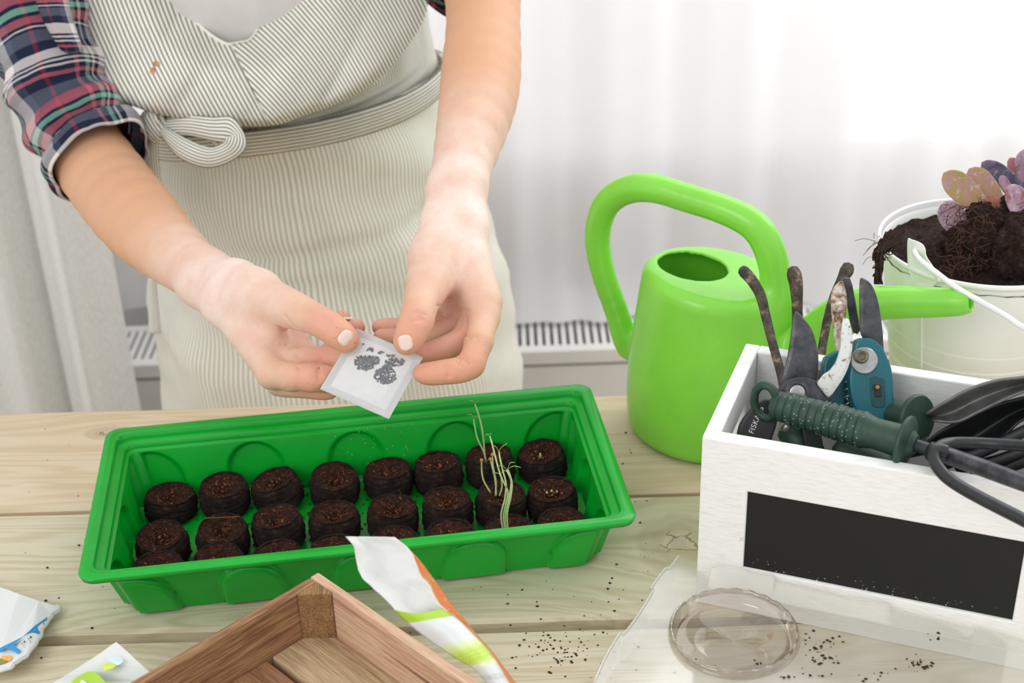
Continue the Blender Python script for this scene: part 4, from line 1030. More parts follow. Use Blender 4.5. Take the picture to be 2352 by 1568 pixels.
# ================================================================== RUSTIC WOODEN TRAY (front)
RC = PZ(731, 1312, .05); RAng = math.radians(-45+2)
ra, rb = math.cos(math.radians(-46)), math.sin(math.radians(-46))
RA1 = np.array([ra, rb, 0]); RA2 = np.array([rb, -ra, 0])      # right arm, left arm directions
RAX = np.array([RA1, RA2, (0, 0, 1)])
def rbox(x0, x1, y0, y1, z0, z1): return box(x0, x1, y0, y1, z0, z1, RAX, (RC[0], RC[1], 0))
RL = .26; RT = .0075; GAP = .053
rt_ = empty('wooden_tray', (RC+RA1*RL/2+RA2*RL/2)*np.array([1, 1, 0]), 'rustic brown wooden tray with thick walls pointing its corner at the green tray', 'tray')
def wbox(name, a, mat, bev=.0015, lab=None, ax=None):
    V, Fc = rbox(*a); o = new(name, V, Fc, mat, rt_, smooth=False, bevel=bev, label=lab)
    return o
# local grain: rustic wood materials built along each wall direction
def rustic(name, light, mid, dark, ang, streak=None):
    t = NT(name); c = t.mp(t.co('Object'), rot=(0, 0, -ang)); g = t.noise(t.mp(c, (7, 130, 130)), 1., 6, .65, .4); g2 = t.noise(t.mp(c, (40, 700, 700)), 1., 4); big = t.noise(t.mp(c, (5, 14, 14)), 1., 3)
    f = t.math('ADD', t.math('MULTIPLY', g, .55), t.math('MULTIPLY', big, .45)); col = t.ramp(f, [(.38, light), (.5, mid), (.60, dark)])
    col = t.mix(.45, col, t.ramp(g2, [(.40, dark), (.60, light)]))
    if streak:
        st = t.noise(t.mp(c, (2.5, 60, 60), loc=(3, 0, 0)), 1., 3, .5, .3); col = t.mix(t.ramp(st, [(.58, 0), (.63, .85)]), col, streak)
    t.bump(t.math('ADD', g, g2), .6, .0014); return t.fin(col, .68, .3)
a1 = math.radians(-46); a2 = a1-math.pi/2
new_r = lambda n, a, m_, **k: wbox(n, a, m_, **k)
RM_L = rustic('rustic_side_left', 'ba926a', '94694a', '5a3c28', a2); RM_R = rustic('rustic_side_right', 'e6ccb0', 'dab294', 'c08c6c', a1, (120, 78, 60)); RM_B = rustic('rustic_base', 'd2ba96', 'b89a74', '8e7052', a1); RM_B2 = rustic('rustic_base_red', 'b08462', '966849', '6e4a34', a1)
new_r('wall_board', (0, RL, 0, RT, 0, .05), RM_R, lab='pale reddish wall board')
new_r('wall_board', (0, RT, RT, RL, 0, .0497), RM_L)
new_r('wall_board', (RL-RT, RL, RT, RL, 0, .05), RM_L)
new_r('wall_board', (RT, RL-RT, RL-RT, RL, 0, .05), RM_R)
def RP(x, y, z): return np.array([x, y, z])@RAX+np.array([RC[0], RC[1], 0])
cb = [(RT, RT), (RT, .0235), (RT+.001, .0245), (.0245, RT+.001), (.0235, RT)]
V, Fc = slab([RP(x, y, .0305) for x, y in cb], .0385, (0, 0, 1)); new('corner_block', V, Fc, rustic('rustic_block', 'b08a60', '947048', '6c4e34', 1.5708), rt_, smooth=False, bevel=.0012)
for k, (y0, y1) in enumerate([(RT, GAP-.0035), (GAP+.0005, GAP+.055), (GAP+.059, GAP+.114), (GAP+.118, RL-RT)]):
    new_r('base_slat', (RT, RL-RT, y0, y1, .004, .0125), (RM_B, RM_B2)[k % 2])

# ================================================================== SEED PACKETS
def sheet(nu, nv, f, uvs=(1, 1)):
    V = []; uv = []
    for j in range(nv):
        for i in range(nu): V.append(f(i/(nu-1), j/(nv-1))); uv.append((i/(nu-1)*uvs[0], j/(nv-1)*uvs[1]))
    return V, grid_faces(nv, nu), uv
def Z6(x, y): return (780+x/4.262, 1200+y/4.262)
# tall torn packet leaning behind the wooden tray wall
tp0 = empty('open_seed_packet', PZ(1190, 1568, .0), 'tall torn white seed packet with orange back and green bands leaning beside wooden tray', 'seed packet')
t = NT('packet_print_front'); uv = t.n('ShaderNodeUVMap').outputs[0]; sp = t.n('ShaderNodeSeparateXYZ', i_0=uv); V_ = sp.outputs[1]; U_ = sp.outputs[0]
vw = t.math('ADD', V_, t.math('MULTIPLY', t.noise(uv, 6, 2), .01))
col = t.ramp(vw, [(0, 'c6dc86'), (.02, 'a8cf3c'), (.17, 'a8cf3c'), (.185, 'dcdddc'), (.48, 'dcddda'), (.56, 'd5e39c'), (.62, 'b7d65c'), (.74, 'b2d45a'), (.79, 'dfe9b4'), (.83, 'dadcd8'), (1, 'd4d6d2')])
dots = t.n('ShaderNodeTexVoronoi', i_Vector=t.mp(uv, (9, 22, 1)), i_Scale=1., i_Randomness=.3).outputs[0]
inb = t.math('MULTIPLY', t.math('GREATER_THAN', V_, .60), t.math('LESS_THAN', V_, .77))
col = t.mix(t.math('MULTIPLY', t.math('MULTIPLY', t.math('LESS_THAN', dots, .33), inb), .75), col, (228, 222, 80))
txt = t.math('MULTIPLY', t.math('GREATER_THAN', t.noise(t.mp(uv, (60, 130, 1)), 1., 1), .58), t.math('MULTIPLY', t.math('GREATER_THAN', V_, .89), t.math('LESS_THAN', V_, .93)))
col = t.mix(t.math('MULTIPLY', txt, .8), col, (40, 46, 44))
M['print_front'] = t.fin(col, .35, .4)
M['orange'] = leafmat('packet_orange_back', 'd96a3a', 'e07a48', 'b78a3a')
edgeL = [(55, 135), (135, 230), (170, 400), (215, 530), (340, 650), (480, 780), (600, 920), (760, 1060), (920, 1180), (1160, 1340), (1330, 1440), (1500, 1640)]
edgeM = [(540, 140), (690, 270), (745, 390), (800, 520), (890, 630), (965, 780), (1070, 880), (1180, 965), (1320, 1105), (1440, 1230), (1560, 1400), (1700, 1640)]
fold = [(590, 180), (720, 300), (810, 400), (900, 520), (1000, 655), (1080, 775), (1170, 880), (1280, 1020), (1400, 1160), (1500, 1270), (1620, 1430), (1800, 1660)]
Dz = [.865, .86, .856, .85, .845, .838, .832, .826, .822, .815, .808, .80]
EL = crom([list(a)+[d] for a, d in zip(edgeL, Dz)], 60); EM = crom([list(a)+[d-.004] for a, d in zip(edgeM, Dz)], 60); FO = crom([list(a)+[d+.010] for a, d in zip(fold, Dz)], 60)
# inner pocket face (upper part, white, concave) and printed front (lower part)
def zpt(q): return PD(*Z6(q[0], q[1]), q[2])
i0 = 30
def inner(u, v):
    k = v*(i0+2)/59*59; i = int(k); f = k-i; a = EL[i]*(1-f)+EL[min(i+1, 59)]*f; b = EM[i]*(1-f)+EM[min(i+1, 59)]*f
    q = a*(1-u)+b*u; q = q.copy(); q[2] += .012*math.sin(math.pi*u)*min(1, v*4+.1)*(.6+.4*u)+.003*noise.noise(Vector((u*3, v*5, 2)))+.0012*noise.noise(Vector((u*9, v*16, 4))); q[0] += 7*noise.noise(Vector((u*2, v*14, 1)))*(abs(u-.5)*2)**3; return zpt(q)
V, Fc, uv = sheet(18, 40, inner); new('inside_face', V, Fc, plain('packet_inside', 'dddcd8', .6, .02, 40, .05), tp0, solid=.0004)
def outer(u, v):
    k = min(58.99, (i0-.5)+v*(59-i0)); i = int(k); f = k-i; a = EL[i]*(1-f)+EL[i+1]*f; b = EM[i]*(1-f)+EM[i+1]*f
    sag = .0; q = a*(1-u)+b*u; q = q.copy(); q[2] -= .010*math.sin(math.pi*u)*(1-.3*v); q[1] += 44*math.sin(math.pi*u)*max(0, 1-v*6)
    return zpt(q)
V, Fc, uv = sheet(18, 50, outer); new('printed_front', V, Fc, M['print_front'], tp0, uv=uv, solid=.0004, label='white front with green bands')
def backf(u, v):
    k = min(58.99, v*59); i = int(k); f = k-i; a = EM[i]*(1-f)+EM[i+1]*f; b = FO[i]*(1-f)+FO[i+1]*f
    s = .15*math.sin(v*40)*(1-v) if False else 0
    q = a*(1-u)+b*u; q = q.copy(); q[2] += .0012; return zpt(q)
V, Fc, uv = sheet(8, 60, backf); new('printed_back', V, Fc, M['orange'], tp0, solid=.0004, label='orange printed back')
def Z5b(x, y): return (x/5.6, 1320+y/5.6)
# left white packet on the table, torn edge with blue strip
pkL = empty('seed_packet', PZ(40, 1450, 0), 'white seed packet lying at left edge with blue strip and torn corner', 'seed packet')
def flat(pts, z, conv=Z5b, zf=None): return [PZ(*conv(*p), z if zf is None else zf(*p)) for p in pts]
outl = [(-420, 0), (-60, 150), (0, 165), (250, 260), (500, 345), (720, 405), (765, 430), (750, 455), (700, 490), (655, 515), (660, 540), (625, 570), (612, 600), (570, 660), (535, 700), (520, 790), (480, 830), (460, 880), (400, 950), (360, 1000), (340, 1040), (280, 1070), (220, 1110), (165, 1145), (150, 1180), (60, 1205), (20, 1220), (-60, 1215), (-420, 1260)]
zz_ = lambda x, y: .010+.004*math.sin(x*.006)
V, Fc = slab(flat(outl, 0, zf=zz_), .0022, (0, 0, 1)); new('paper', V, Fc, M['packet'], pkL, smooth=False, bevel=.0003)
M['blue'] = plain('print_blue', '1f8fcc', .4, .06, 20, 0); M['olive'] = plain('print_olive', '8a8a34', .4, .05, 20, 0); M['sun'] = plain('print_orange_sun', 'f5a94a', .4, .05, 20, 0); M['lime'] = plain('print_lime', 'a9d23c', .4, .05, 20, 0); M['dkgreen'] = plain('print_dark_green', '3a6a4a', .4, .05, 20, 0)
def deco(name, pts, mat, par, up=.0014, conv=Z5b, zf=zz_, th=.0002, rnd=0):
    P = np.array(pts, float)
    if rnd: P = closed(P, rnd)
    V, Fc = slab([PZ(*conv(*p), zf(*p)+up) for p in P], th, (0, 0, 1)); return new(name, V, Fc, mat, par, smooth=False)
deco('blue_strip', [(608, 540), (560, 575), (440, 660), (300, 790), (120, 915), (-40, 1010), (-40, 960), (0, 940), (100, 945), (150, 965), (235, 1005), (272, 985), (250, 955), (200, 935), (180, 900), (215, 860), (300, 790), (390, 735), (440, 735), (500, 760), (515, 735), (480, 690), (490, 650), (540, 610), (600, 580)], M['blue'], pkL)
deco('sun_print', [(20, 1055), (40, 1040), (60, 1045), (80, 1030), (100, 1040), (125, 1030), (135, 1045), (158, 1045), (150, 1080), (125, 1110), (60, 1095), (10, 1075)], M['sun'], pkL)
deco('field_print', [(-40, 1060), (10, 1078), (60, 1097), (105, 1112), (60, 1130), (0, 1150), (-40, 1160)], M['olive'], pkL)
for (x, y) in ((395, 795), (315, 855)):
    deco('plant_mark', [(x-16, y), (x-6, y-4), (x, y-18), (x+6, y-4), (x+18, y-2), (x+8, y+6), (x+12, y+18), (x, y+10), (x-12, y+16), (x-8, y+6)], M['dkgreen'], pkL)
for (x, y, x2, y2) in ((365, 820, 402, 868), (280, 880, 318, 930), (352, 818, 380, 812), (268, 884, 290, 872)):
    d = np.array([y2-y, x-x2], float); d = d/np.linalg.norm(d)*1.5
    deco('rule_line', [(x+d[0], y+d[1]), (x2+d[0], y2+d[1]), (x2-d[0], y2-d[1]), (x-d[0], y-d[1])], M['dkgreen'], pkL)
deco('red_mark', [(556, 618), (574, 614), (566, 625), (572, 640), (560, 632)], plain('print_red', 'a03040', .4), pkL)
new('torn_lip', *tube([PZ(*Z5b(x, y), zz_(x, y)-.001) for x, y in outl[5:-1]], .0018, 6, 60), M['packet'], pkL)
# lower packet with leaf picture
pkB = empty('seed_packet', PZ(260, 1540, 0), 'grey white seed packet at lower left with green leaf print, corner on the planks', 'seed packet')
zq = lambda x, y: .030+.012*math.sin((x-700)*.0022)
outb = [(1490, 890), (1520, 900), (1580, 950), (1700, 1060), (1860, 1210), (2080, 1400), (2300, 1640), (1900, 1800), (700, 1800), (420, 1600), (740, 1380), (1000, 1220), (1250, 1060), (1400, 950)]
P0 = closed(np.array(outb, float), 2)
V, Fc = slab([PZ(*Z5b(*p), zq(*p)) for p in P0], .0035, (0, 0, 1)); new('paper', V, Fc, plain('packet_grey', 'dcdedb', .35, .02, 20, .03), pkB, smooth=False, bevel=.0008)
deco('picture_patch', [(1385, 1085), (1440, 1050), (1520, 1050), (1570, 1075), (1585, 1110), (1540, 1150), (1490, 1160), (1420, 1130)], plain('print_pale_blue', 'cfe6f0', .4), pkB, .0019, zf=zq, rnd=2)
deco('leaf_print', [(1285, 1160), (1340, 1150), (1400, 1122), (1470, 1140), (1495, 1160), (1450, 1200), (1380, 1210), (1340, 1235), (1325, 1180)], plain('print_yellow_green', 'd3e05a', .4), pkB, .0021, zf=zq, rnd=2)
deco('green_band', [(900, 1400), (980, 1320), (1100, 1255), (1180, 1240), (1250, 1270), (1330, 1350), (1400, 1440), (1500, 1600), (700, 1600)], M['lime'], pkB, .0019, zf=zq, rnd=2)
deco('leaf_silhouette', [(1030, 1370), (1060, 1350), (1100, 1370), (1130, 1400), (1180, 1430), (1060, 1440)], M['packet'], pkB, .0021, zf=zq, rnd=2)
deco('edge_print', [(1935, 1280), (1960, 1290), (2070, 1392), (2200, 1520), (2170, 1530), (2040, 1405)], M['lime'], pkB, .0019, zf=zq)

# ================================================================== CLEAR LID IN FRONT OF THE CRATE
def Z7(x, y): return (1320+x/2.279, 1050+y/2.279)
lz = .028
lid = empty('clear_lid', PZ(1700, 1480, 0), 'clear plastic greenhouse lid with round raised vent lying in front of crate', 'lid')
t = NT('clear_plastic'); lw = t.n('ShaderNodeLayerWeight', i_Blend=.45).outputs[1]
c = t.co(); n_ = t.noise(c, 45, 4, .6); df = t.n('ShaderNodeBsdfDiffuse', i_Color=(.95, .95, .93, 1)); trn = t.n('ShaderNodeBsdfTranslucent', i_Color=(.95, .95, .93, 1)); dd = t.n('ShaderNodeMixShader', i_0=.4); t.lk(df.outputs[0], dd.inputs[1]); t.lk(trn.outputs[0], dd.inputs[2])
tp = t.n('ShaderNodeBsdfTransparent', i_Color=(.985, .985, .98, 1)); mx = t.n('ShaderNodeMixShader', i_0=t.math('ADD', .06, t.math('MULTIPLY', t.ramp(t.noise(c, 9, 2), [(.35, 0), (.62, 1.)]), .42))); t.lk(tp.outputs[0], mx.inputs[1]); t.lk(dd.outputs[0], mx.inputs[2])
gl = t.n('ShaderNodeBsdfGlossy', i_Roughness=.08); m2 = t.n('ShaderNodeMixShader', i_0=t.math('ADD', .03, t.math('MULTIPLY', lw, .35))); t.lk(mx.outputs[0], m2.inputs[1]); t.lk(gl.outputs[0], m2.inputs[2]); t.lk(m2.outputs[0], t.out.inputs[0]); M['clear'] = t.m
tr_ = NT('clear_rim'); mxr = translucent(tr_, (245, 245, 242), .42, .4); glr = tr_.n('ShaderNodeBsdfGlossy', i_Roughness=.1); m3 = tr_.n('ShaderNodeMixShader', i_0=.15); tr_.lk(mxr.outputs[0], m3.inputs[1]); tr_.lk(glr.outputs[0], m3.inputs[2]); tr_.lk(m3.outputs[0], tr_.out.inputs[0]); M['clear_rim'] = tr_.m
t2 = NT('clear_plastic_disc'); tp = t2.n('ShaderNodeBsdfTransparent', i_Color=(.97, .95, .93, 1)); gl = t2.n('ShaderNodeBsdfGlossy', i_Roughness=.06); lw = t2.n('ShaderNodeLayerWeight', i_Blend=.5).outputs[1]; mx = t2.n('ShaderNodeMixShader', i_0=t2.math('ADD', .06, t2.math('MULTIPLY', lw, .5))); t2.lk(tp.outputs[0], mx.inputs[1]); t2.lk(gl.outputs[0], mx.inputs[2]); t2.lk(mx.outputs[0], t2.out.inputs[0]); M['clear2'] = t2.m
# outline of the top sheet: left scalloped edge, back edge along the crate front, beyond the frame at right and bottom
left = [(100, 1180), (165, 1040), (235, 925), (262, 920), (330, 830), (408, 700), (400, 685), (470, 590), (500, 578), (545, 517)]
back = [(625, 530), (720, 575), (880, 585), (1000, 610), (1045, 628), (1062, 650), (1400, 733), (1430, 728), (1640, 770), (1680, 795), (2000, 885), (2060, 895), (2100, 895), (2352, 960)]
# top sheet height: low in front, raised where it rests against the crate
def KF(px, py): # point on plane 1 cm in front of crate face
    n = np.array([-KAX[1][0], -KAX[1][1], 0]); return PN(px, py, KP(0, -.004, 0), n)
top = []
for p in left: top.append(PZ(*Z7(*p), lz))
for p in back:
    q = PZ(*Z7(*p), lz); k = KF(*Z7(*p)); top.append(k if p[0] > 640 else q)
leftW = top[:len(left)]; backW = top[len(left):]
from mathutils.geometry import delaunay_2d_cdt
cz = PZ(1685, 1458, lz); rx = 145*np.linalg.norm(cz-CC)/F
def KB(px, py, d):   # point d metres in front of the crate face at height lz along the same crate position
    q = KF(px, py); q = q+np.array([-KAX[1][0], -KAX[1][1], 0])*(-d)*-1; q[2] = lz; return q
bot = [KB(*Z7(*p), .012) for p in back if p[0] > 640]
poly = list(leftW)+[PZ(*Z7(640, 545), lz)]+bot+[KP(.30, -.012, lz), KP(.30, -.20, lz), PZ(*Z7(60, 1330), lz)]
hole = [cz+np.array([math.cos(a_), math.sin(a_), 0])*rx*.985 for a_ in np.linspace(0, 2*math.pi, 64, endpoint=False)]
pts2 = [Vector((p[0], p[1])) for p in poly+hole]; n1_ = len(poly); n2_ = len(hole)
edges = [(i, (i+1) % n1_) for i in range(n1_)]+[(n1_+i, n1_+(i+1) % n2_) for i in range(n2_)]
ov, oe, of_, _, _, _ = delaunay_2d_cdt(pts2, edges, [], 1, 1e-6)
of_ = [f for f in of_ if math.hypot(np.mean([ov[i][0] for i in f])-cz[0], np.mean([ov[i][1] for i in f])-cz[1]) > rx*.985]
new('top_sheet', [(v[0], v[1], lz) for v in ov], of_, M['clear'], lid, smooth=False)
ridge = crom([p+np.array([0, 0, .0006]) for p in leftW], 60)
new('rim_edge', *tube(ridge, .0009, 6), M['clear_rim'], lid)
Lf = crom(leftW[::-1], 60); V = []
for z, o_ in ((0, 0), (-.010, .0015), (-.0265, .003)):
    for k in range(60): V.append(Lf[k]+np.array([-o_, o_*.5, z]))
new('side_wall', V, grid_faces(3, 60), M['clear'], lid)
tb_ = [KF(*Z7(*p)) for p in back if p[0] > 640]; Tp = np.array([np.interp(np.linspace(0, 1, 90), np.linspace(0, 1, len(tb_)), np.array(tb_)[:, k]) for k in range(3)]).T; Tp[:, 2] += .0008*np.sin(np.arange(90)*.4); Bt = np.array([np.interp(np.linspace(0, 1, 90), np.linspace(0, 1, len(bot)), np.array(bot)[:, k]) for k in range(3)]).T; V = []
for k in range(6):
    t_ = k/5
    for i in range(90): V.append(Bt[i]*(1-t_)+Tp[i]*t_)
new('back_wall', V, grid_faces(6, 90), M['clear'], lid)
new('rim_edge', *tube(Tp, .0006, 6), M['clear_rim'], lid)
new('rim_edge', *tube(Bt, .0005, 6), M['clear_rim'], lid)
V = []
pf = [(1.0, 0), (.985, .004), (.955, .0055), (.93, .004), (.90, -.004), (.86, -.0052), (.01, -.0052)]
for (k, z) in pf:
    for a in np.linspace(0, 2*math.pi, 96, endpoint=False):
        cren = .0008*(1 if math.sin(a*24) > 0 else 0) if .9 < k < .96 else 0
        V.append(cz+np.array([math.cos(a)*rx*k, math.sin(a)*rx*k, z+cren]))
new('vent_disc', V, grid_faces(len(pf), 96, True), M['clear2'], lid, solid=.0006)
pts = []
for (cx_, cy_, sx, sy, n) in [(1275, 980, 60, 30, 30), (1310, 1060, 40, 20, 16), (1800, 1090, 40, 25, 26), (1200, 1140, 80, 20, 10), (1000, 1070, 60, 10, 5), (720, 1080, 60, 20, 3), (1890, 940, 30, 15, 6), (1560, 1150, 50, 20, 8)]:
    for k in range(n):
        q = PZ(*Z7(cx_+rng.normal(0, sx), cy_+rng.normal(0, sy)), lz+.0004); pts.append(q)
crumbs(pts, (.0003, .0012), M['crumb'], 'soil_crumbs', lid, seed=8)

# ================================================================== HAND-HELD PACKET
pkc = [PD(820, 753, 1.013), PD(972, 820, 1.008), PD(893, 962, 1.0), PD(735, 893, 1.006)]
pkn = -np.cross(pkc[1]-pkc[0], pkc[3]-pkc[0]); pkn /= np.linalg.norm(pkn)
if np.dot(pkn, CF) > 0: pkn = -pkn
def PK(u, v, h=0.): return (pkc[0]*(1-u)+pkc[1]*u)*(1-v)+(pkc[3]*(1-u)+pkc[2]*u)*v+pkn*h
spk = empty('seed_sachet', PK(.5, .5), 'small square glassine seed sachet of dark seeds held between both hands', 'sachet')
V = []; n = 66
def sach(u, v):
    e = min(u, 1-u, v, 1-v); h = .0016*min(1, max(0, (e-.09)/.12))
    if v < .10 or v > .90: h += .0005*math.sin(min(v, 1-v)*2*math.pi/.018)
    elif min(u, 1-u) < .10: h += .0005*math.sin(min(u, 1-u)*2*math.pi/.020)
    h += .0003*noise.noise(Vector((u*6, v*6, 0)))
    vv = v+(.028*abs(((u*38) % 1)-.5) if v < .001 else 0)-(.012*abs(((u*45) % 1)-.5) if v > .999 else 0)
    return PK(u, vv, h)
V, Fc, uv = sheet(230, 230, sach)
t = NT('glassine'); mxx = translucent(t, (238, 238, 238), .97, .25); gl = t.n('ShaderNodeBsdfGlossy', i_Roughness=.3); m2 = t.n('ShaderNodeMixShader', i_0=.04); t.lk(mxx.outputs[0], m2.inputs[1]); t.lk(gl.outputs[0], m2.inputs[2]); t.lk(m2.outputs[0], t.out.inputs[0])
new('sachet_sheet', V, Fc, t.m, spk)
V, Fc, uv = sheet(40, 40, lambda u, v: PK(u, v, -.0007)); new('back_sheet', V, Fc, t.m, spk)
sd = []
def Z1(x, y): return (520+x/3.5636, 640+y/3.5636)
blobs = [((1130, 690), (85, 62), 130), ((1190, 670), (60, 40), 40), ((1385, 680), (80, 34), 70), ((1300, 790), (88, 70), 190), ((1175, 580), (32, 14), 14), ((1265, 602), (22, 14), 8), ((1118, 538), (8, 6), 3), ((1340, 630), (30, 10), 10), ((1320, 720), (40, 20), 30), ((1090, 655), (25, 25), 8)]
T0 = np.array([(1, 0, 0), (-1, 0, 0), (0, 1, 0), (0, -1, 0), (0, 0, 1), (0, 0, -1)], float); F0 = [(0, 2, 4), (2, 1, 4), (1, 3, 4), (3, 0, 4), (2, 0, 5), (1, 2, 5), (3, 1, 5), (0, 3, 5)]
for (c_, s_, n) in blobs:
    for k in range(n):
        a = rng.uniform(0, 6.28); r = math.sqrt(rng.uniform(0, 1)); x = c_[0]+s_[0]*r*math.cos(a); y = c_[1]+s_[1]*r*math.sin(a)
        q = PN(*Z1(x, y), PK(.5, .5, .0019), pkn); sz = rng.uniform(.0006, .0010); th = rng.uniform(0, 3.14); ax_ = CR*math.cos(th)+CU*math.sin(th); bx_ = np.cross(pkn, ax_)
        v = np.array([q+ax_*t_[0]*sz*1.3+bx_*t_[1]*sz*.85+pkn*t_[2]*sz*.5 for t_ in T0]); sd.append((v, F0))
new('dark_seeds', *join(sd), M['seed'], spk, smooth=False, kind='stuff')

# ================================================================== PERSON
def arr(*a): return np.array(a, float)
def J(px, py, D): return PD(px, py, D)
def chain(L):   # [(point, r), ...] smooth tapered limb
    if len(L) > 3: L = [(q[:3], q[3]) for q in crom([list(p)+[r] for p, r in L], (len(L)-1)*3+1)]
    return [(L[i][0], L[i+1][0], L[i][1], L[i+1][1]) for i in range(len(L)-1)]
hip = arr(-.175, 1.44, -.15); waist = arr(-.215, 1.445, .10); chest = arr(-.225, 1.45, .30); neck = arr(-.225, 1.42, .49); head = arr(-.225, 1.33, .63)
shR = arr(-.405, 1.41, .42); shL = arr(-.055, 1.41, .44)
elR = J(168, 300, 1.345); elL = J(1098, -120, 1.275)
torso = []
for dx in (-.07, 0, .07): torso += [(hip+arr(dx, 0, 0), waist+arr(dx*.75, 0, 0), .095, .072), (waist+arr(dx*.75, 0, 0), chest+arr(dx*.9, 0, 0), .072, .082), (chest+arr(dx*.9, 0, 0), chest+arr(dx*.8, 0, .10), .082, .06)]
torso += [(shR, shL, .055, .055), (chest+arr(0, 0, .12), neck+arr(0, -.01, .05), .052, .05)]
for sx in (-1, 1): torso += [(hip+arr(sx*.085, 0, 0), hip+arr(sx*.09, .0, -.36), .085, .055), (hip+arr(sx*.09, 0, -.36), hip+arr(sx*.09, .01, -.66), .055, .038)]
G = [(.03, .03, torso)]
hd = [(head+arr(0, .02, .02), head+arr(0, -.015, -.02), .088, .074), (head+arr(0, -.05, -.06), head+arr(0, -.035, -.07), .042, .045)]
G.append((.03, .03, hd))
hf = head+arr(0, -.02, 0)   # face looks down and forward
G.append((.006, .008, [(hf+arr(0, -.078, -.005), hf+arr(0, -.100, -.045), .008, .012), (hf+arr(-.018, -.086, -.066), hf+arr(.018, -.086, -.066), .007, .007)]))
G.append((.004, .004, [(hf+arr(s*.088, .03, -.01), hf+arr(s*.086, .025, -.04), .012, .008) for s in (-1, 1)]))
armR = chain([(shR, .050), (J(70, -40, 1.37), .042), (J(115, 140, 1.355), .038), (elR, .0365), (J(250, 420, 1.30), .0362), (J(322, 508, 1.24), .0345), (J(405, 587, 1.18), .0262), (J(478, 640, 1.14), .0200)])
armL = chain([(shL, .048), (elL*.45+shL*.55, .040), (elL, .038), (J(1110, 30, 1.25), .0315), (J(1105, 170, 1.21), .0328), (J(1092, 260, 1.18), .0300), (J(1062, 380, 1.14), .0232), (J(1048, 450, 1.12), .0188)])
G.append((.003, .02, armR)); G.append((.003, .02, armL))
# ---- right hand (left in the picture)
G.append((.010, .012, [(J(478, 632, 1.14), J(545, 650, 1.10), .0195, .0165), (J(465, 655, 1.14), J(520, 700, 1.10), .0185, .0155)]))
palmR = [(J(538, 655, 1.10), J(590, 672, 1.075), .0170, .0175), (J(525, 690, 1.10), J(585, 745, 1.07), .0165, .0150), (J(525, 700, 1.10), J(626, 858, 1.036), .0155, .0108),
         (J(545, 700, 1.115), J(652, 832, 1.055), .0155, .0112), (J(555, 690, 1.125), J(676, 800, 1.075), .0150, .0108), (J(560, 680, 1.13), J(684, 788, 1.09), .0140, .0095),
         (J(565, 700, 1.085), J(625, 752, 1.058), .0160, .0105), (J(560, 720, 1.09), J(615, 800, 1.06), .015, .012)]
G.append((.009, .012, palmR))
thR = chain([(J(575, 675, 1.08), .0180), (J(640, 700, 1.050), .0152), (J(690, 718, 1.030), .0122), (J(722, 732, 1.018), .0105), (J(750, 746, 1.008), .0104), (J(778, 766, 1.003), .0096), (J(796, 781, 1.0025), .0086)])
G.append((.0025, .010, thR))
G.append((.003, .004, chain([(J(626, 858, 1.036), .0108), (J(670, 866, 1.022), .0098), (J(712, 866, 1.014), .0098)])))
G.append((.003, .0025, chain([(J(712, 868, 1.014), .0096), (J(735, 868, 1.017), .0086), (J(758, 872, 1.02), .0080), (J(792, 880, 1.0215), .0070)])))
G.append((.003, .0025, chain([(J(640, 880, 1.05), .0095), (J(700, 885, 1.036), .0085), (J(738, 893, 1.032), .0068), (J(760, 896, 1.031), .0055)])))
G.append((.003, .0025, chain([(J(652, 832, 1.055), .0108), (J(705, 824, 1.042), .0088)])))
G.append((.003, .0015, chain([(J(708, 824, 1.042), .0088), (J(752, 824, 1.035), .0080), (J(792, 828, 1.026), .0070)])))
G.append((.003, .0015, chain([(J(676, 800, 1.075), .0095), (J(725, 822, 1.065), .0078), (J(742, 822, 1.062), .0076), (J(785, 790, 1.052), .0074), (J(818, 752, 1.045), .0066)])))
G.append((.003, .0015, chain([(J(684, 788, 1.09), .0085), (J(730, 832, 1.08), .0068), (J(768, 812, 1.072), .0068), (J(780, 772, 1.064), .0066), (J(787, 730, 1.056), .0060)])))
# ---- left hand (right in the picture)
G.append((.010, .012, [(J(1035, 440, 1.12), J(1020, 520, 1.10), .0185, .0160), (J(1060, 440, 1.125), J(1068, 520, 1.105), .0180, .0160)]))
palmL = [(J(1020, 515, 1.10), J(1003, 590, 1.07), .0165, .0185), (J(1065, 520, 1.105), J(1112, 728, 1.035), .0165, .0108), (J(1055, 530, 1.11), J(1088, 735, 1.052), .0160, .0112),
         (J(1045, 540, 1.115), J(1060, 738, 1.066), .0155, .0108), (J(1030, 540, 1.12), J(1032, 730, 1.078), .0150, .0098), (J(1010, 570, 1.08), J(1000, 650, 1.055), .0180, .0120), (J(1085, 620, 1.07), J(1118, 690, 1.042), .012, .0108)]
G.append((.009, .012, palmL))
thL = chain([(J(1000, 595, 1.068), .0188), (J(984, 650, 1.040), .0158), (J(968, 695, 1.020), .0120), (J(960, 722, 1.008), .0113), (J(955, 740, 1.002), .0112), (J(943, 768, .998), .0100), (J(934, 786, .9965), .0088)])
G.append((.0025, .009, thL))
G.append((.003, .004, chain([(J(1112, 728, 1.035), .0108), (J(1100, 785, 1.016), .0098), (J(1084, 834, 1.006), .0094)])))
G.append((.003, .0025, chain([(J(1082, 838, 1.006), .0092), (J(1054, 850, 1.004), .0080), (J(1022, 854, 1.003), .0076), (J(990, 858, 1.004), .0070), (J(968, 857, 1.005), .0058)])))
G.append((.003, .0020, chain([(J(1088, 738, 1.052), .0105), (J(1064, 778, 1.038), .0088), (J(1032, 796, 1.032), .0080), (J(1000, 808, 1.028), .0075), (J(950, 824, 1.022), .0066)])))
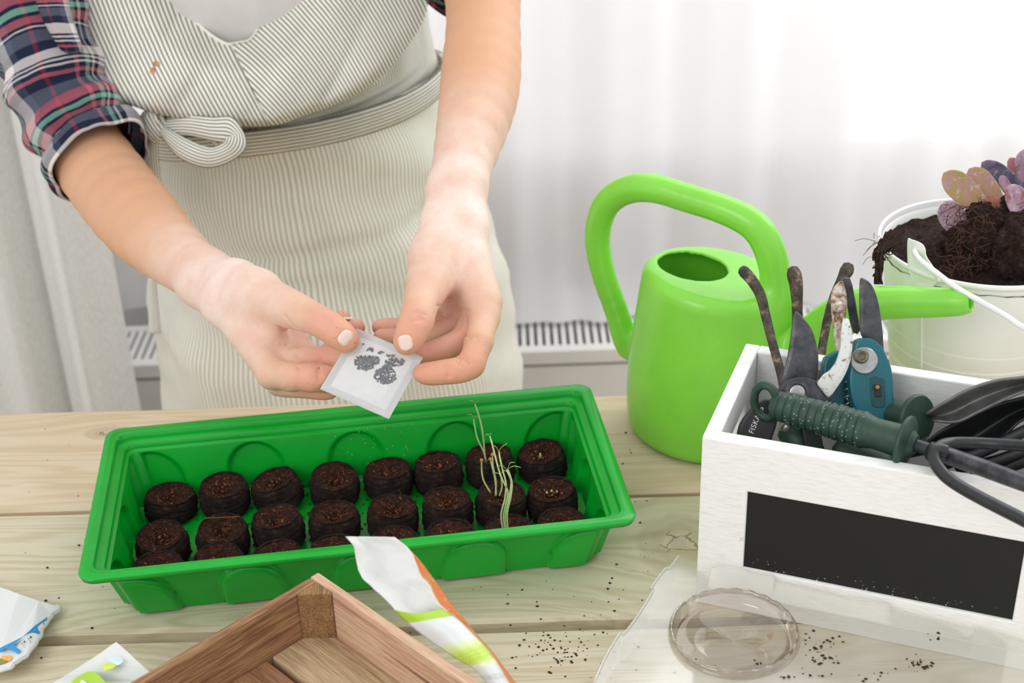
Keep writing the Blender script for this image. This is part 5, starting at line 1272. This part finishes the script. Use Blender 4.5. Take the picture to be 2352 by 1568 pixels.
G.append((.003, .0015, chain([(J(1060, 742, 1.066), .0098), (J(1030, 758, 1.056), .0082), (J(985, 775, 1.050), .0078), (J(945, 780, 1.048), .0072), (J(877, 774, 1.047), .0062)])))
G.append((.003, .0015, chain([(J(1030, 738, 1.080), .0090), (J(1005, 738, 1.072), .0078), (J(960, 750, 1.066), .0072), (J(915, 753, 1.062), .0066), (J(872, 751, 1.06), .0058)])))
# flexion creases and wrinkles cut into the surface
def cutline(pts, D, r): return [(J(*pts[i], D), J(*pts[i+1], D), r, r) for i in range(len(pts)-1)]
def onskin(pts, D0, D1):
    return pts
CUT = []
def Zc(x, y): return (520+x/3.5636, 640+y/3.5636)
for (L, D, r) in [
    ([(752, 690), (760, 740), (752, 790), (765, 830)], 1.003, .0006), ([(560, 600), (600, 690), (590, 740)], 1.022, .0008), ([(755, 630), (768, 690)], 1.026, .001),
    ([(780, 360), (800, 310), (845, 285)], .997, .0005), ([(795, 380), (825, 335), (870, 315)], .997, .0005), ([(820, 400), (850, 360)], .997, .0004),
    ([(1480, 290), (1560, 270), (1630, 300)], .9905, .0006), ([(1470, 325), (1550, 300), (1625, 335)], .9902, .0006), ([(1480, 355), (1560, 335), (1610, 360)], .990, .0005),
    ([(1700, 225), (1800, 200), (1900, 250), (1990, 262)], 1.036, .0007), ([(1880, 250), (1930, 330), (1900, 420)], 1.036, .0007),
    ([(1880, 640), (1940, 650), (1990, 690)], .9975, .0010), ([(1770, 710), (1815, 740), (1820, 800)], .9965, .0008), ([(1895, 700), (1900, 655)], .9965, .0008),
    ([(1930, 450), (1990, 480), (2050, 470)], 1.012, .0007), ([(450, 540), (540, 560), (600, 560)], 1.035, .001), ([(420, 350), (470, 420), (560, 440)], 1.05, .0012), ([(480, 300), (560, 400), (640, 430)], 1.045, .0010)]:
    CUT += [(J(*Zc(*L[i]), D), J(*Zc(*L[i+1]), D), r, r) for i in range(len(L)-1)]
CUT = [(a, b, r1, r2) for a, b, r1, r2 in CUT]
clo = np.min([np.minimum(a, b) for a, b, _, _ in CUT], 0)-.01; chi = np.max([np.maximum(a, b) for a, b, _, _ in CUT], 0)+.01
cutC = np.array([(a+b)/2 for a, b, _, _ in CUT]); cutL = np.array([np.linalg.norm(b-a)/2 for a, b, _, _ in CUT])
eyes = [(hf+arr(s*.032, -.085, .0), hf+arr(s*.030, -.087, .0), .010, .010) for s in (-1, 1)]
def body_post(P, tot):
    c = P.mean(0)
    if np.all(c > clo-.02) and np.all(c < chi+.02):
        dd = np.linalg.norm(cutC-c, axis=1)-cutL
        for k in np.where(dd < .022)[0]:
            q = CUT[k]; e = -(seg(P, *q)); kk = .0018; h = np.maximum(kk-np.abs(tot-e), 0)/kk; tot = np.maximum(tot, e)+h*h*kk*.25
    if np.linalg.norm(c-hf) < .16:
        for q in eyes: e = -(seg(P, *q)); kk = .008; h = np.maximum(kk-np.abs(tot-e), 0)/kk; tot = np.maximum(tot, e)+h*h*kk*.25
        m0 = seg(P, hf+arr(-.022, -.097, -.066), hf+arr(.022, -.097, -.066), .0015, .0015); tot = np.maximum(tot, -m0)
    return tot
# creases are aimed at the surface: snap the cut lines onto it
def surfD(px, py, Dguess):
    r = ray(px, py); Ds = np.arange(Dguess-.05, Dguess+.06, .0008); P = CC+r[None]*Ds[:, None]; tot = None
    for k1, k2, L in G[4:]:
        d = None
        for q in L: e = seg(P, np.array(q[0]), np.array(q[1]), q[2], q[3]); d = e if d is None else smin(d, e, k1)
        tot = d if tot is None else smin(tot, d, k2)
    i = np.where(tot < 0)[0]
    return Ds[i[0]] if len(i) else None
def snap(p, D): 
    v = p-CC; px = 1176+F*np.dot(v, CR)/np.dot(v, CF); py = 784-F*np.dot(v, CU)/np.dot(v, CF); d = surfD(px, py, D); return p if d is None else PD(px, py, d)
CUT = [(snap(a, np.dot(a-CC, CF)), snap(b, np.dot(b-CC, CF)), r1, r2) for a, b, r1, r2 in CUT]
bv_, bf_ = sdf_mesh(G, .00135, body_post)
person = empty('person', (-.2, 1.43, FL), 'person in striped linen apron and rolled plaid shirt holding a seed sachet with both hands', 'person')
tipsR = [J(796, 781, 1.0), J(750, 746, 1.0), J(792, 878, 1.01), J(712, 866, 1.005), J(735, 824, 1.03), J(785, 735, 1.05), J(818, 752, 1.04), J(752, 890, 1.03), J(690, 760, 1.08)]
tipsL = [J(934, 786, .99), J(955, 740, .99), J(968, 857, 1.0), J(1022, 854, 1.0), J(1082, 838, 1.0), J(985, 800, 1.02), J(877, 774, 1.04), J(872, 751, 1.05), J(1030, 750, 1.06), J(925, 760, 1.05), J(1050, 790, 1.03)]
dmin = np.full(len(bv_), 9.)
for q in tipsR+tipsL: dmin = np.minimum(dmin, np.linalg.norm(bv_-q, axis=1))
flush = np.clip(1-dmin/.026, 0, 1)
wR, wL = J(520, 690, 1.1), J(1045, 500, 1.1)
tanv = np.clip((np.minimum(np.linalg.norm(bv_-wR, axis=1), np.linalg.norm(bv_-wL, axis=1))-.02)/.13, 0, 1)
body = new('body', bv_, bf_, M['skin'], person, attrs={'flush': flush, 'tan': tanv}, origin=(-.2, 1.43, FL))
# nails
def nail(px, py, ang, L, W, D, tilt=0., label=None, curve=.35):
    ds = surfD(px, py, D) or D; c = PD(px, py, ds); e = .0035
    d1 = surfD(px+10, py, D) or ds; d2 = surfD(px, py+10, D) or ds; s = 10/F*ds
    vx = PD(px+10, py, d1)-c; vy = PD(px, py+10, d2)-c; n = np.cross(vx, vy); n /= np.linalg.norm(n)
    if np.dot(n, CF) > 0: n = -n
    a = CR*math.cos(ang)-CU*math.sin(ang); a = a-n*np.dot(a, n); a /= np.linalg.norm(a); b = np.cross(n, a); V = []
    nr, na = 7, 28
    for i in range(nr+1):
        k = i/nr
        for j in range(na):
            th = 2*math.pi*j/na; cx_ = math.copysign(abs(math.cos(th))**.75, math.cos(th))*L/2*k; sy = math.copysign(abs(math.sin(th))**.75, math.sin(th))*W/2*k
            h = .0013-(sy*sy)/(W)*curve*1.15-(cx_*cx_)/L*.06-(0 if i < nr else .0010)
            V.append(c+a*cx_+b*sy+n*h)
    return new('fingernail', V, grid_faces(nr+1, na, True), M['nail'], body, label=label)
nail(794, 776, math.radians(-43), .0112, .0098, 1.0)
nail(931, 787, math.radians(-105), .0112, .0098, .99)
nail(797, 731, math.radians(75), .009, .0065, 1.05)

# ---- clothing helper: ring from its left and right outline pixels at the depth of the body axis
def ringpts(Lp, Rp, yc, ry, n, a0=0, a1=2*math.pi, dy=0., grow=0., power=1.0):
    A = PY(*Lp, yc); B = PY(*Rp, yc); c = (A+B)/2; h = (B-A)/2; out = []
    for k in range(n):
        th = a0+(a1-a0)*k/(n-1); cx_ = math.copysign(abs(math.cos(th))**power, math.cos(th)); sn = math.copysign(abs(math.sin(th))**power, math.sin(th))
        out.append(c+h*cx_*(1+grow/.14)+arr(0, -(ry+grow)*sn, -dy*max(0, sn)))
    return np.array(out)
YB = 1.43
skirt_rows = [((352, 262), (1006, 150), .100), ((345, 300), (1012, 185), .102), ((350, 345), (1035, 240), .106), ((352, 400), (1062, 350), .114), ((356, 520), (1118, 480), .124), ((360, 650), (1158, 640), .130), ((372, 780), (1185, 790), .133), ((388, 935), (1203, 935), .136), ((398, 1150), (1215, 1160), .138), ((400, 1500), (1230, 1500), .135), ((400, 1800), (1240, 1800), .135)]
NR = 120; V = []; uv = []
fine_rows = []
for i in range(len(skirt_rows)-1):
    a, b = skirt_rows[i], skirt_rows[i+1]; m_ = 7
    for k in range(m_):
        t_ = k/m_; fine_rows.append((tuple(np.array(a[0])*(1-t_)+np.array(b[0])*t_), tuple(np.array(a[1])*(1-t_)+np.array(b[1])*t_), a[2]*(1-t_)+b[2]*t_))
fine_rows.append(skirt_rows[-1])
for i, (L_, R_, ry) in enumerate(fine_rows):
    P = ringpts(L_, R_, YB, ry, NR, -.6, math.pi+.6, power=.92)
    cc = P.mean(0)
    for k, p in enumerate(P):
        u = k/(NR-1)
        q = Vector((u*7, p[2]*9, 1)); n = np.array([p[0]-cc[0], (p[1]-YB), 0]); n /= np.linalg.norm(n)+1e-9
        top = min(1, i/10)
        # diagonal drag folds and horizontal creases across the lap
        f1 = .0035*math.sin(u*34+p[2]*14+2*noise.noise(Vector((u*3, p[2]*6, 9))))*min(1, max(0, (.10-p[2])*8))+.009*noise.noise(Vector((u*3+p[2]*3, p[2]*20-u*5, 2)))+.004*noise.noise(Vector((u*9, p[2]*4, 5)))
        cre = -.007*math.exp(-((p[2]-(.035-.05*(u-.55)+.012*math.sin(u*9)))/.0075)**2)*(1 if .25 < u < .8 else 0)-.006*math.exp(-((p[2]-(-.02+.05*(u-.4)+.008*math.sin(u*14)))/.006)**2)*(1 if .2 < u < .7 else 0)
        p = p+n*((f1+cre)*top+.0010*noise.noise(q*4))
        V.append(p); uv.append((u*.50+.0015*noise.noise(Vector((u*4, p[2]*6, 7))), p[2]))
apron = new('apron', V, grid_faces(len(fine_rows), NR)[:], M['stripe_f'], person, uv=uv, solid=.0012, label='pale linen apron skirt with thin vertical stripes')
# waist belt band
def belt_ring(off, dz, n=100, grow=.004, a0=-.4, a1=math.pi+.4):
    P = ringpts((347, 293), (1012, 170), YB, .103, n, a0, a1, grow=grow, power=.92); return P+arr(0, 0, dz)
rows = []; uvr = []
for (g, z) in ((.002, -.0135), (.0055, -.0128), (.006, -.006), (.0062, 0), (.006, .006), (.0052, .0118), (.001, .0122)):
    R_ = belt_ring(0, z, grow=g); rows.append(R_); uvr += [(z+.0003*math.sin(k*.3), k/99*.45) for k in range(100)]
Vb = np.vstack(rows); Vb[:, 2] += .002*np.sin(np.tile(np.arange(100), 7)*.13)
new('waist_belt', Vb, grid_faces(7, 100), M['stripe'], apron, uv=uvr, solid=.0012)
# bow loops, knot, tie ends
def ribbon(name, pts, wds, mat, par, n=40, uvw=.024, cup=.0015):
    C = crom([list(p)+list(w_) for p, w_ in zip(pts, wds)], n); V = []; uv = []
    for i, c in enumerate(C):
        T = C[min(i+1, n-1)][:3]-C[max(i-1, 0)][:3]; T /= np.linalg.norm(T)+1e-9; w_ = c[3:6]; nn = np.cross(T, w_); nn /= np.linalg.norm(nn)+1e-9
        for j in range(7):
            s = j/6-.5; V.append(c[:3]+w_*s+nn*cup*math.cos(s*math.pi)*2); uv.append((s*uvw, i*.005))
    return new(name, V, grid_faces(n, 7), mat, par, uv=uv, solid=.0012)
up = lambda h: CU*h
ribbon('bow_loop', [J(368, 292, 1.345), J(430, 288, 1.318), J(490, 296, 1.296), J(532, 300, 1.286), J(543, 322, 1.278), J(528, 346, 1.282), J(480, 362, 1.292), J(420, 340, 1.312), (J(368, 296, 1.338))],
       [up(.016), up(.018), up(.021), up(.022)+CR*.004, CR*.018-up(.004), -up(.014)+CR*.010, -up(.018)-CR*.002, -up(.016)-CR*.008, -up(.010)], M['stripe'], apron, 60)
ribbon('bow_loop', [J(360, 290, 1.36), J(395, 272, 1.34), J(440, 276, 1.322), J(480, 300, 1.31), J(500, 318, 1.305)], [up(.014), up(.012)+CR*.004, up(.012), up(.016), up(.018)], M['stripe'], apron, 30)
kv, kf = lump(J(354, 290, 1.338), (.0125, .011, .016), 3, .22, 16)
new('knot', kv, kf, M['stripe'], apron, uv=[(q[0]+q[2]*.5, q[1]) for q in kv])
ribbon('tie_end', [J(350, 312, 1.352), J(346, 350, 1.36), J(352, 400, 1.37), J(358, 470, 1.38), J(354, 560, 1.39), J(352, 640, 1.395), J(352, 700, 1.40), J(356, 766, 1.40)], [CR*.012, CR*.014, CR*.013, CR*.012, CR*.010, CR*.006, CR*.009, CR*.011], M['stripe'], apron, 50)
ribbon('tie_end', [J(345, 305, 1.356), J(335, 340, 1.365), J(328, 375, 1.37), J(322, 400, 1.375)], [CR*.012, CR*.014, CR*.014, CR*.012], M['stripe'], apron, 24)
# bodice behind the bib at the right side
rws = [((330, 255), (1008, 175), .099), ((320, 200), (1000, 130), .103), ((300, 120), (985, 60), .110), ((290, 40), (975, -20), .116)]
V = []; uv = []; n = 60
for i in range(22):
    t_ = i/21*2.9; k = min(2, int(t_)); f = t_-k; a, b = rws[k], rws[k+1]
    P = ringpts(np.array(a[0])*(1-f)+np.array(b[0])*f, np.array(a[1])*(1-f)+np.array(b[1])*f, YB, a[2]*(1-f)+b[2]*f, n, -.5, 2.5-1.25*min(1, max(0, t_-.1)))
    for j, p in enumerate(P): V.append(p+arr(0, -.002*math.sin(j*.5+i*.2), 0)); uv.append((j*.0045, p[2]))
new('bodice_side', V, grid_faces(22, n), M['stripe'], apron, uv=uv, solid=.0012)
# grey t-shirt shell
rws = [((350, 300), (1008, 190), .092), ((310, 150), (985, 80), .100), ((280, -20), (960, -60), .108), ((250, -220), (940, -260), .105), ((250, -420), (920, -450), .09), ((400, -600), (800, -620), .06)]
V = []; n = 90
for i in range(36):
    t_ = i/35*5; k = min(4, int(t_)); f = t_-k; a, b = rws[k], rws[k+1]
    P = ringpts(np.array(a[0])*(1-f)+np.array(b[0])*f, np.array(a[1])*(1-f)+np.array(b[1])*f, YB, a[2]*(1-f)+b[2]*f, n)
    for j, p in enumerate(P): V.append(p+arr(0, .003*noise.noise(Vector((p[0]*25, p[2]*25, 2))), 0))
new('t_shirt', V, grid_faces(36, n), M['tshirt'], person)
# bib: hangs open toward the table in a heavy rolled fold
Bx = [(178, -170), (186, -60), (195, 20), (208, 115), (232, 175), (266, 222), (335, 254), (410, 272), (480, 285), (620, 288), (705, 262), (760, 244), (805, 224), (850, 196), (892, 160), (935, 108), (968, 55), (985, 0), (992, -170)]
Nx = [(398, -170), (404, -60), (412, -5), (425, 20), (440, 40), (458, 60), (480, 78), (500, 92), (520, 102), (532, 103), (548, 100), (570, 96), (582, 86), (592, 72), (604, 54), (612, 38), (618, 15), (624, -20), (632, -170)]
def bib(u0, u1, name, stripe, dD, nu=110, nv=46):
    Bc = crom(Bx, 400); Nc = crom(Nx, 400); V = []; uv = []
    for j in range(nv):
        v = j/(nv-1)
        for i in range(nu):
            s = (u0+(u1-u0)*i/(nu-1))*399; k = int(min(398, s)); f = s-k; b = Bc[k]*(1-f)+Bc[k+1]*f; nn = Nc[k]*(1-f)+Nc[k+1]*f; uu = s/399
            # v 0 neckline, .86 fold edge, 1 tucked back under
            if v <= .88: w_ = v/.88; p = nn*(1-w_)+b*w_; back = 0
            else: w_ = 1; back = (v-.88)/.12; p = b+(nn-b)*.07*back
            side = abs(uu-.5)*2
            D = 1.325+.035*side**2-.020*math.sin(math.pi*min(1, w_*.9))-.012*w_*(1-side)+.022*(1-min(1, w_*3))*(1)
            if w_ > .9: D += .010*((w_-.9)/.1)**2
            D += .030*back+dD
            px, py = p
            D += .0060*noise.noise(Vector((px*.006, py*.006, 3)))+.0030*(lambda q_: max(0, 1-abs(q_)*4))(noise.noise(Vector((px*.007+py*.004, py*.003, 11))))+.0022*noise.noise(Vector((px*.018+py*.008, py*.010, 7)))
            dg = (px*.85+py*.5)
            D += .0042*math.sin(dg*.028+2*noise.noise(Vector((px*.004, py*.004, 1))))*min(1, w_*2)*(.5+.5*side)
            V.append(PD(px, py, D)); q = stripe(px, py); uv.append(q)
    return new(name, V, grid_faces(nv, nu), M['stripe'], apron, uv=uv, solid=.0012)
def st1(px, py):
    c = .0000039*((px-300)**2)*0; w_ = .35+.00035*(py); s = (px*.93-py*w_)*1.33/F*.84; return (s+.0012*noise.noise(Vector((px*.006, py*.006, 5))), py/F)
def st2(px, py):
    a = math.radians(40+.055*(px-620)); s = (px-560)*math.sin(a)*1.-(py-0)*math.cos(a)*1.0; return (s*1.33/F*.84+.0012*noise.noise(Vector((px*.006, py*.006, 8))), py/F)
bib(0., .56, 'bib', st1, .0)
bib(.50, 1., 'bib', st2, -.005)
hem = crom([PD(x, y, 1.325+.022+.035*(abs(i/18-.5)*2)**2-.001) for i, (x, y) in enumerate(Nx[:])], 140)
new('neckline_hem', *tube(hem, .0022, 8), M['stripe'], apron, uv=None)
# rust marks on the bib
bo = [c_ for c_ in apron.children if c_.name.startswith('bib')][0]
bvv = np.array([v.co for v in bo.data.vertices])+np.array(bo.location)+np.array(apron.location)+np.array(person.location)
bd = bvv-CC; bpx = np.column_stack([1176+F*(bd@CR)/(bd@CF), 784-F*(bd@CU)/(bd@CF), bd@CF])
M['rustmark'] = plain('rust_mark', 'c08a62', .9, .2, 300, 0)
for pts in ([(352, 143), (361, 140), (367, 147), (360, 152), (354, 150)], [(346, 158), (352, 155), (356, 165), (350, 170), (345, 166)]):
    Q = []
    for (x, y) in closed(np.array(pts, float), 3):
        k = np.argmin((bpx[:, 0]-x)**2+(bpx[:, 1]-y)**2+np.where(bpx[:, 2] > 1.345, 1e6, 0)); Q.append(PD(x, y, bpx[k, 2]-.0018))
    new('rust_stain', *slab(Q, .0004, CF), M['rustmark'], apron, smooth=False)

# ---- plaid shirt sleeves
def sleeve(name, path, n=96, rows_=110, wr=.008, seed=0, par=None, endcuff=True):
    C = crom([list(p)+[r] for p, r in path], rows_); P = C[:, :3]; r = C[:, 3]; T, N, B = frames(P); V = []; uv = []; acc = 0
    for i in range(rows_):
        if i: acc += np.linalg.norm(P[i]-P[i-1])
        cuff = endcuff and i > rows_*.80
        for j in range(n+1):
            a = 2*math.pi*(j % n)/n; cf, sf = math.cos(a), math.sin(a)
            q = Vector((cf*1.3, sf*1.3, acc*26+seed)); fo = noise.noise(Vector((cf*1.1+acc*9, sf*1.1, acc*34+seed))); rr = r[i]-.35*wr*(1-abs(fo)*3 if abs(fo) < .33 else 0)+wr*noise.noise(q)+wr*.55*math.sin(acc*120+3*noise.noise(Vector((cf, sf, seed+acc*9))))*(.3 if cuff else 1)
            if cuff: rr += .0028
            V.append(P[i]+(N[i]*cf+B[i]*sf)*rr); uv.append((j/n*.30, acc))
    V = np.array(V); Fc = grid_faces(rows_, n+1)
    return new(name, V, Fc, M['plaid'], par, uv=uv, solid=.0016)
sleeve('shirt_sleeve', [(shR+arr(.02, 0, .02), .066), (J(72, -60, 1.375), .064), (J(90, 30, 1.365), .059), (J(124, 140, 1.35), .054), (J(155, 235, 1.34), .050), (J(196, 310, 1.33), .0485), (J(226, 352, 1.318), .0455), (J(240, 372, 1.312), .0425)], par=person, seed=2)
sleeve('shirt_sleeve', [(shL+arr(-.02, 0, .02), .062), (J(1075, -330, 1.31), .058), (J(1080, -200, 1.285), .052), (J(1082, -90, 1.272), .047), (J(1076, -32, 1.262), .0425), (J(1070, -14, 1.258), .0400)], par=person, seed=6)
V, uv = [], []
tabL = [J(105, -60, 1.285), J(120, 0, 1.283), J(135, 50, 1.283), J(163, 108, 1.287)]
o = ribbon('sleeve_tab', tabL+[J(168, 116, 1.292)], [CR*.030, CR*.029, CR*.026, CR*.021, CR*.018], M['plaid'], person, 24, .05)
# shirt back/shoulder yoke
rws = [((300, -40), (960, -80), .112), ((240, -200), (960, -240), .118), ((200, -380), (980, -420), .11), ((330, -560), (860, -590), .08)]
V = []; uv = []; n = 80
for i in range(26):
    t_ = i/25*3; k = min(2, int(t_)); f = t_-k; a, b = rws[k], rws[k+1]
    P = ringpts(np.array(a[0])*(1-f)+np.array(b[0])*f, np.array(a[1])*(1-f)+np.array(b[1])*f, YB, a[2]*(1-f)+b[2]*f, n, math.pi-.25, 2*math.pi+.25)
    for j, p in enumerate(P): V.append(p); uv.append((j*.006, p[2]))
new('shirt_back', V, grid_faces(26, n), M['plaid'], person, uv=uv, solid=.001)
# trousers and shoes below the table
for s in (-1, 1):
    c = hip+arr(s*.09, 0, 0)
    new('trouser_leg', *tube([c+arr(0, 0, -.16), c+arr(0, 0, -.3), c+arr(0, 0, -.4), c+arr(0, .01, -.665)], [.080, .078, .068, .06], 24, 20), M['trouser'], person)
    new('shoe', *tube([c+arr(0, .05, -.668), c+arr(0, -.03, -.665), c+arr(0, -.12, -.675)], [.036, .040, .030], 18, 14, .7), M['black'], person)
hv, hf2 = lump(head+arr(0, .035, .035), (.094, .098, .088), 2, .05, 20)
hair = new('hair', hv, hf2, plain('brown_hair', '6b4a34', .6, .2, 200, .4), person)
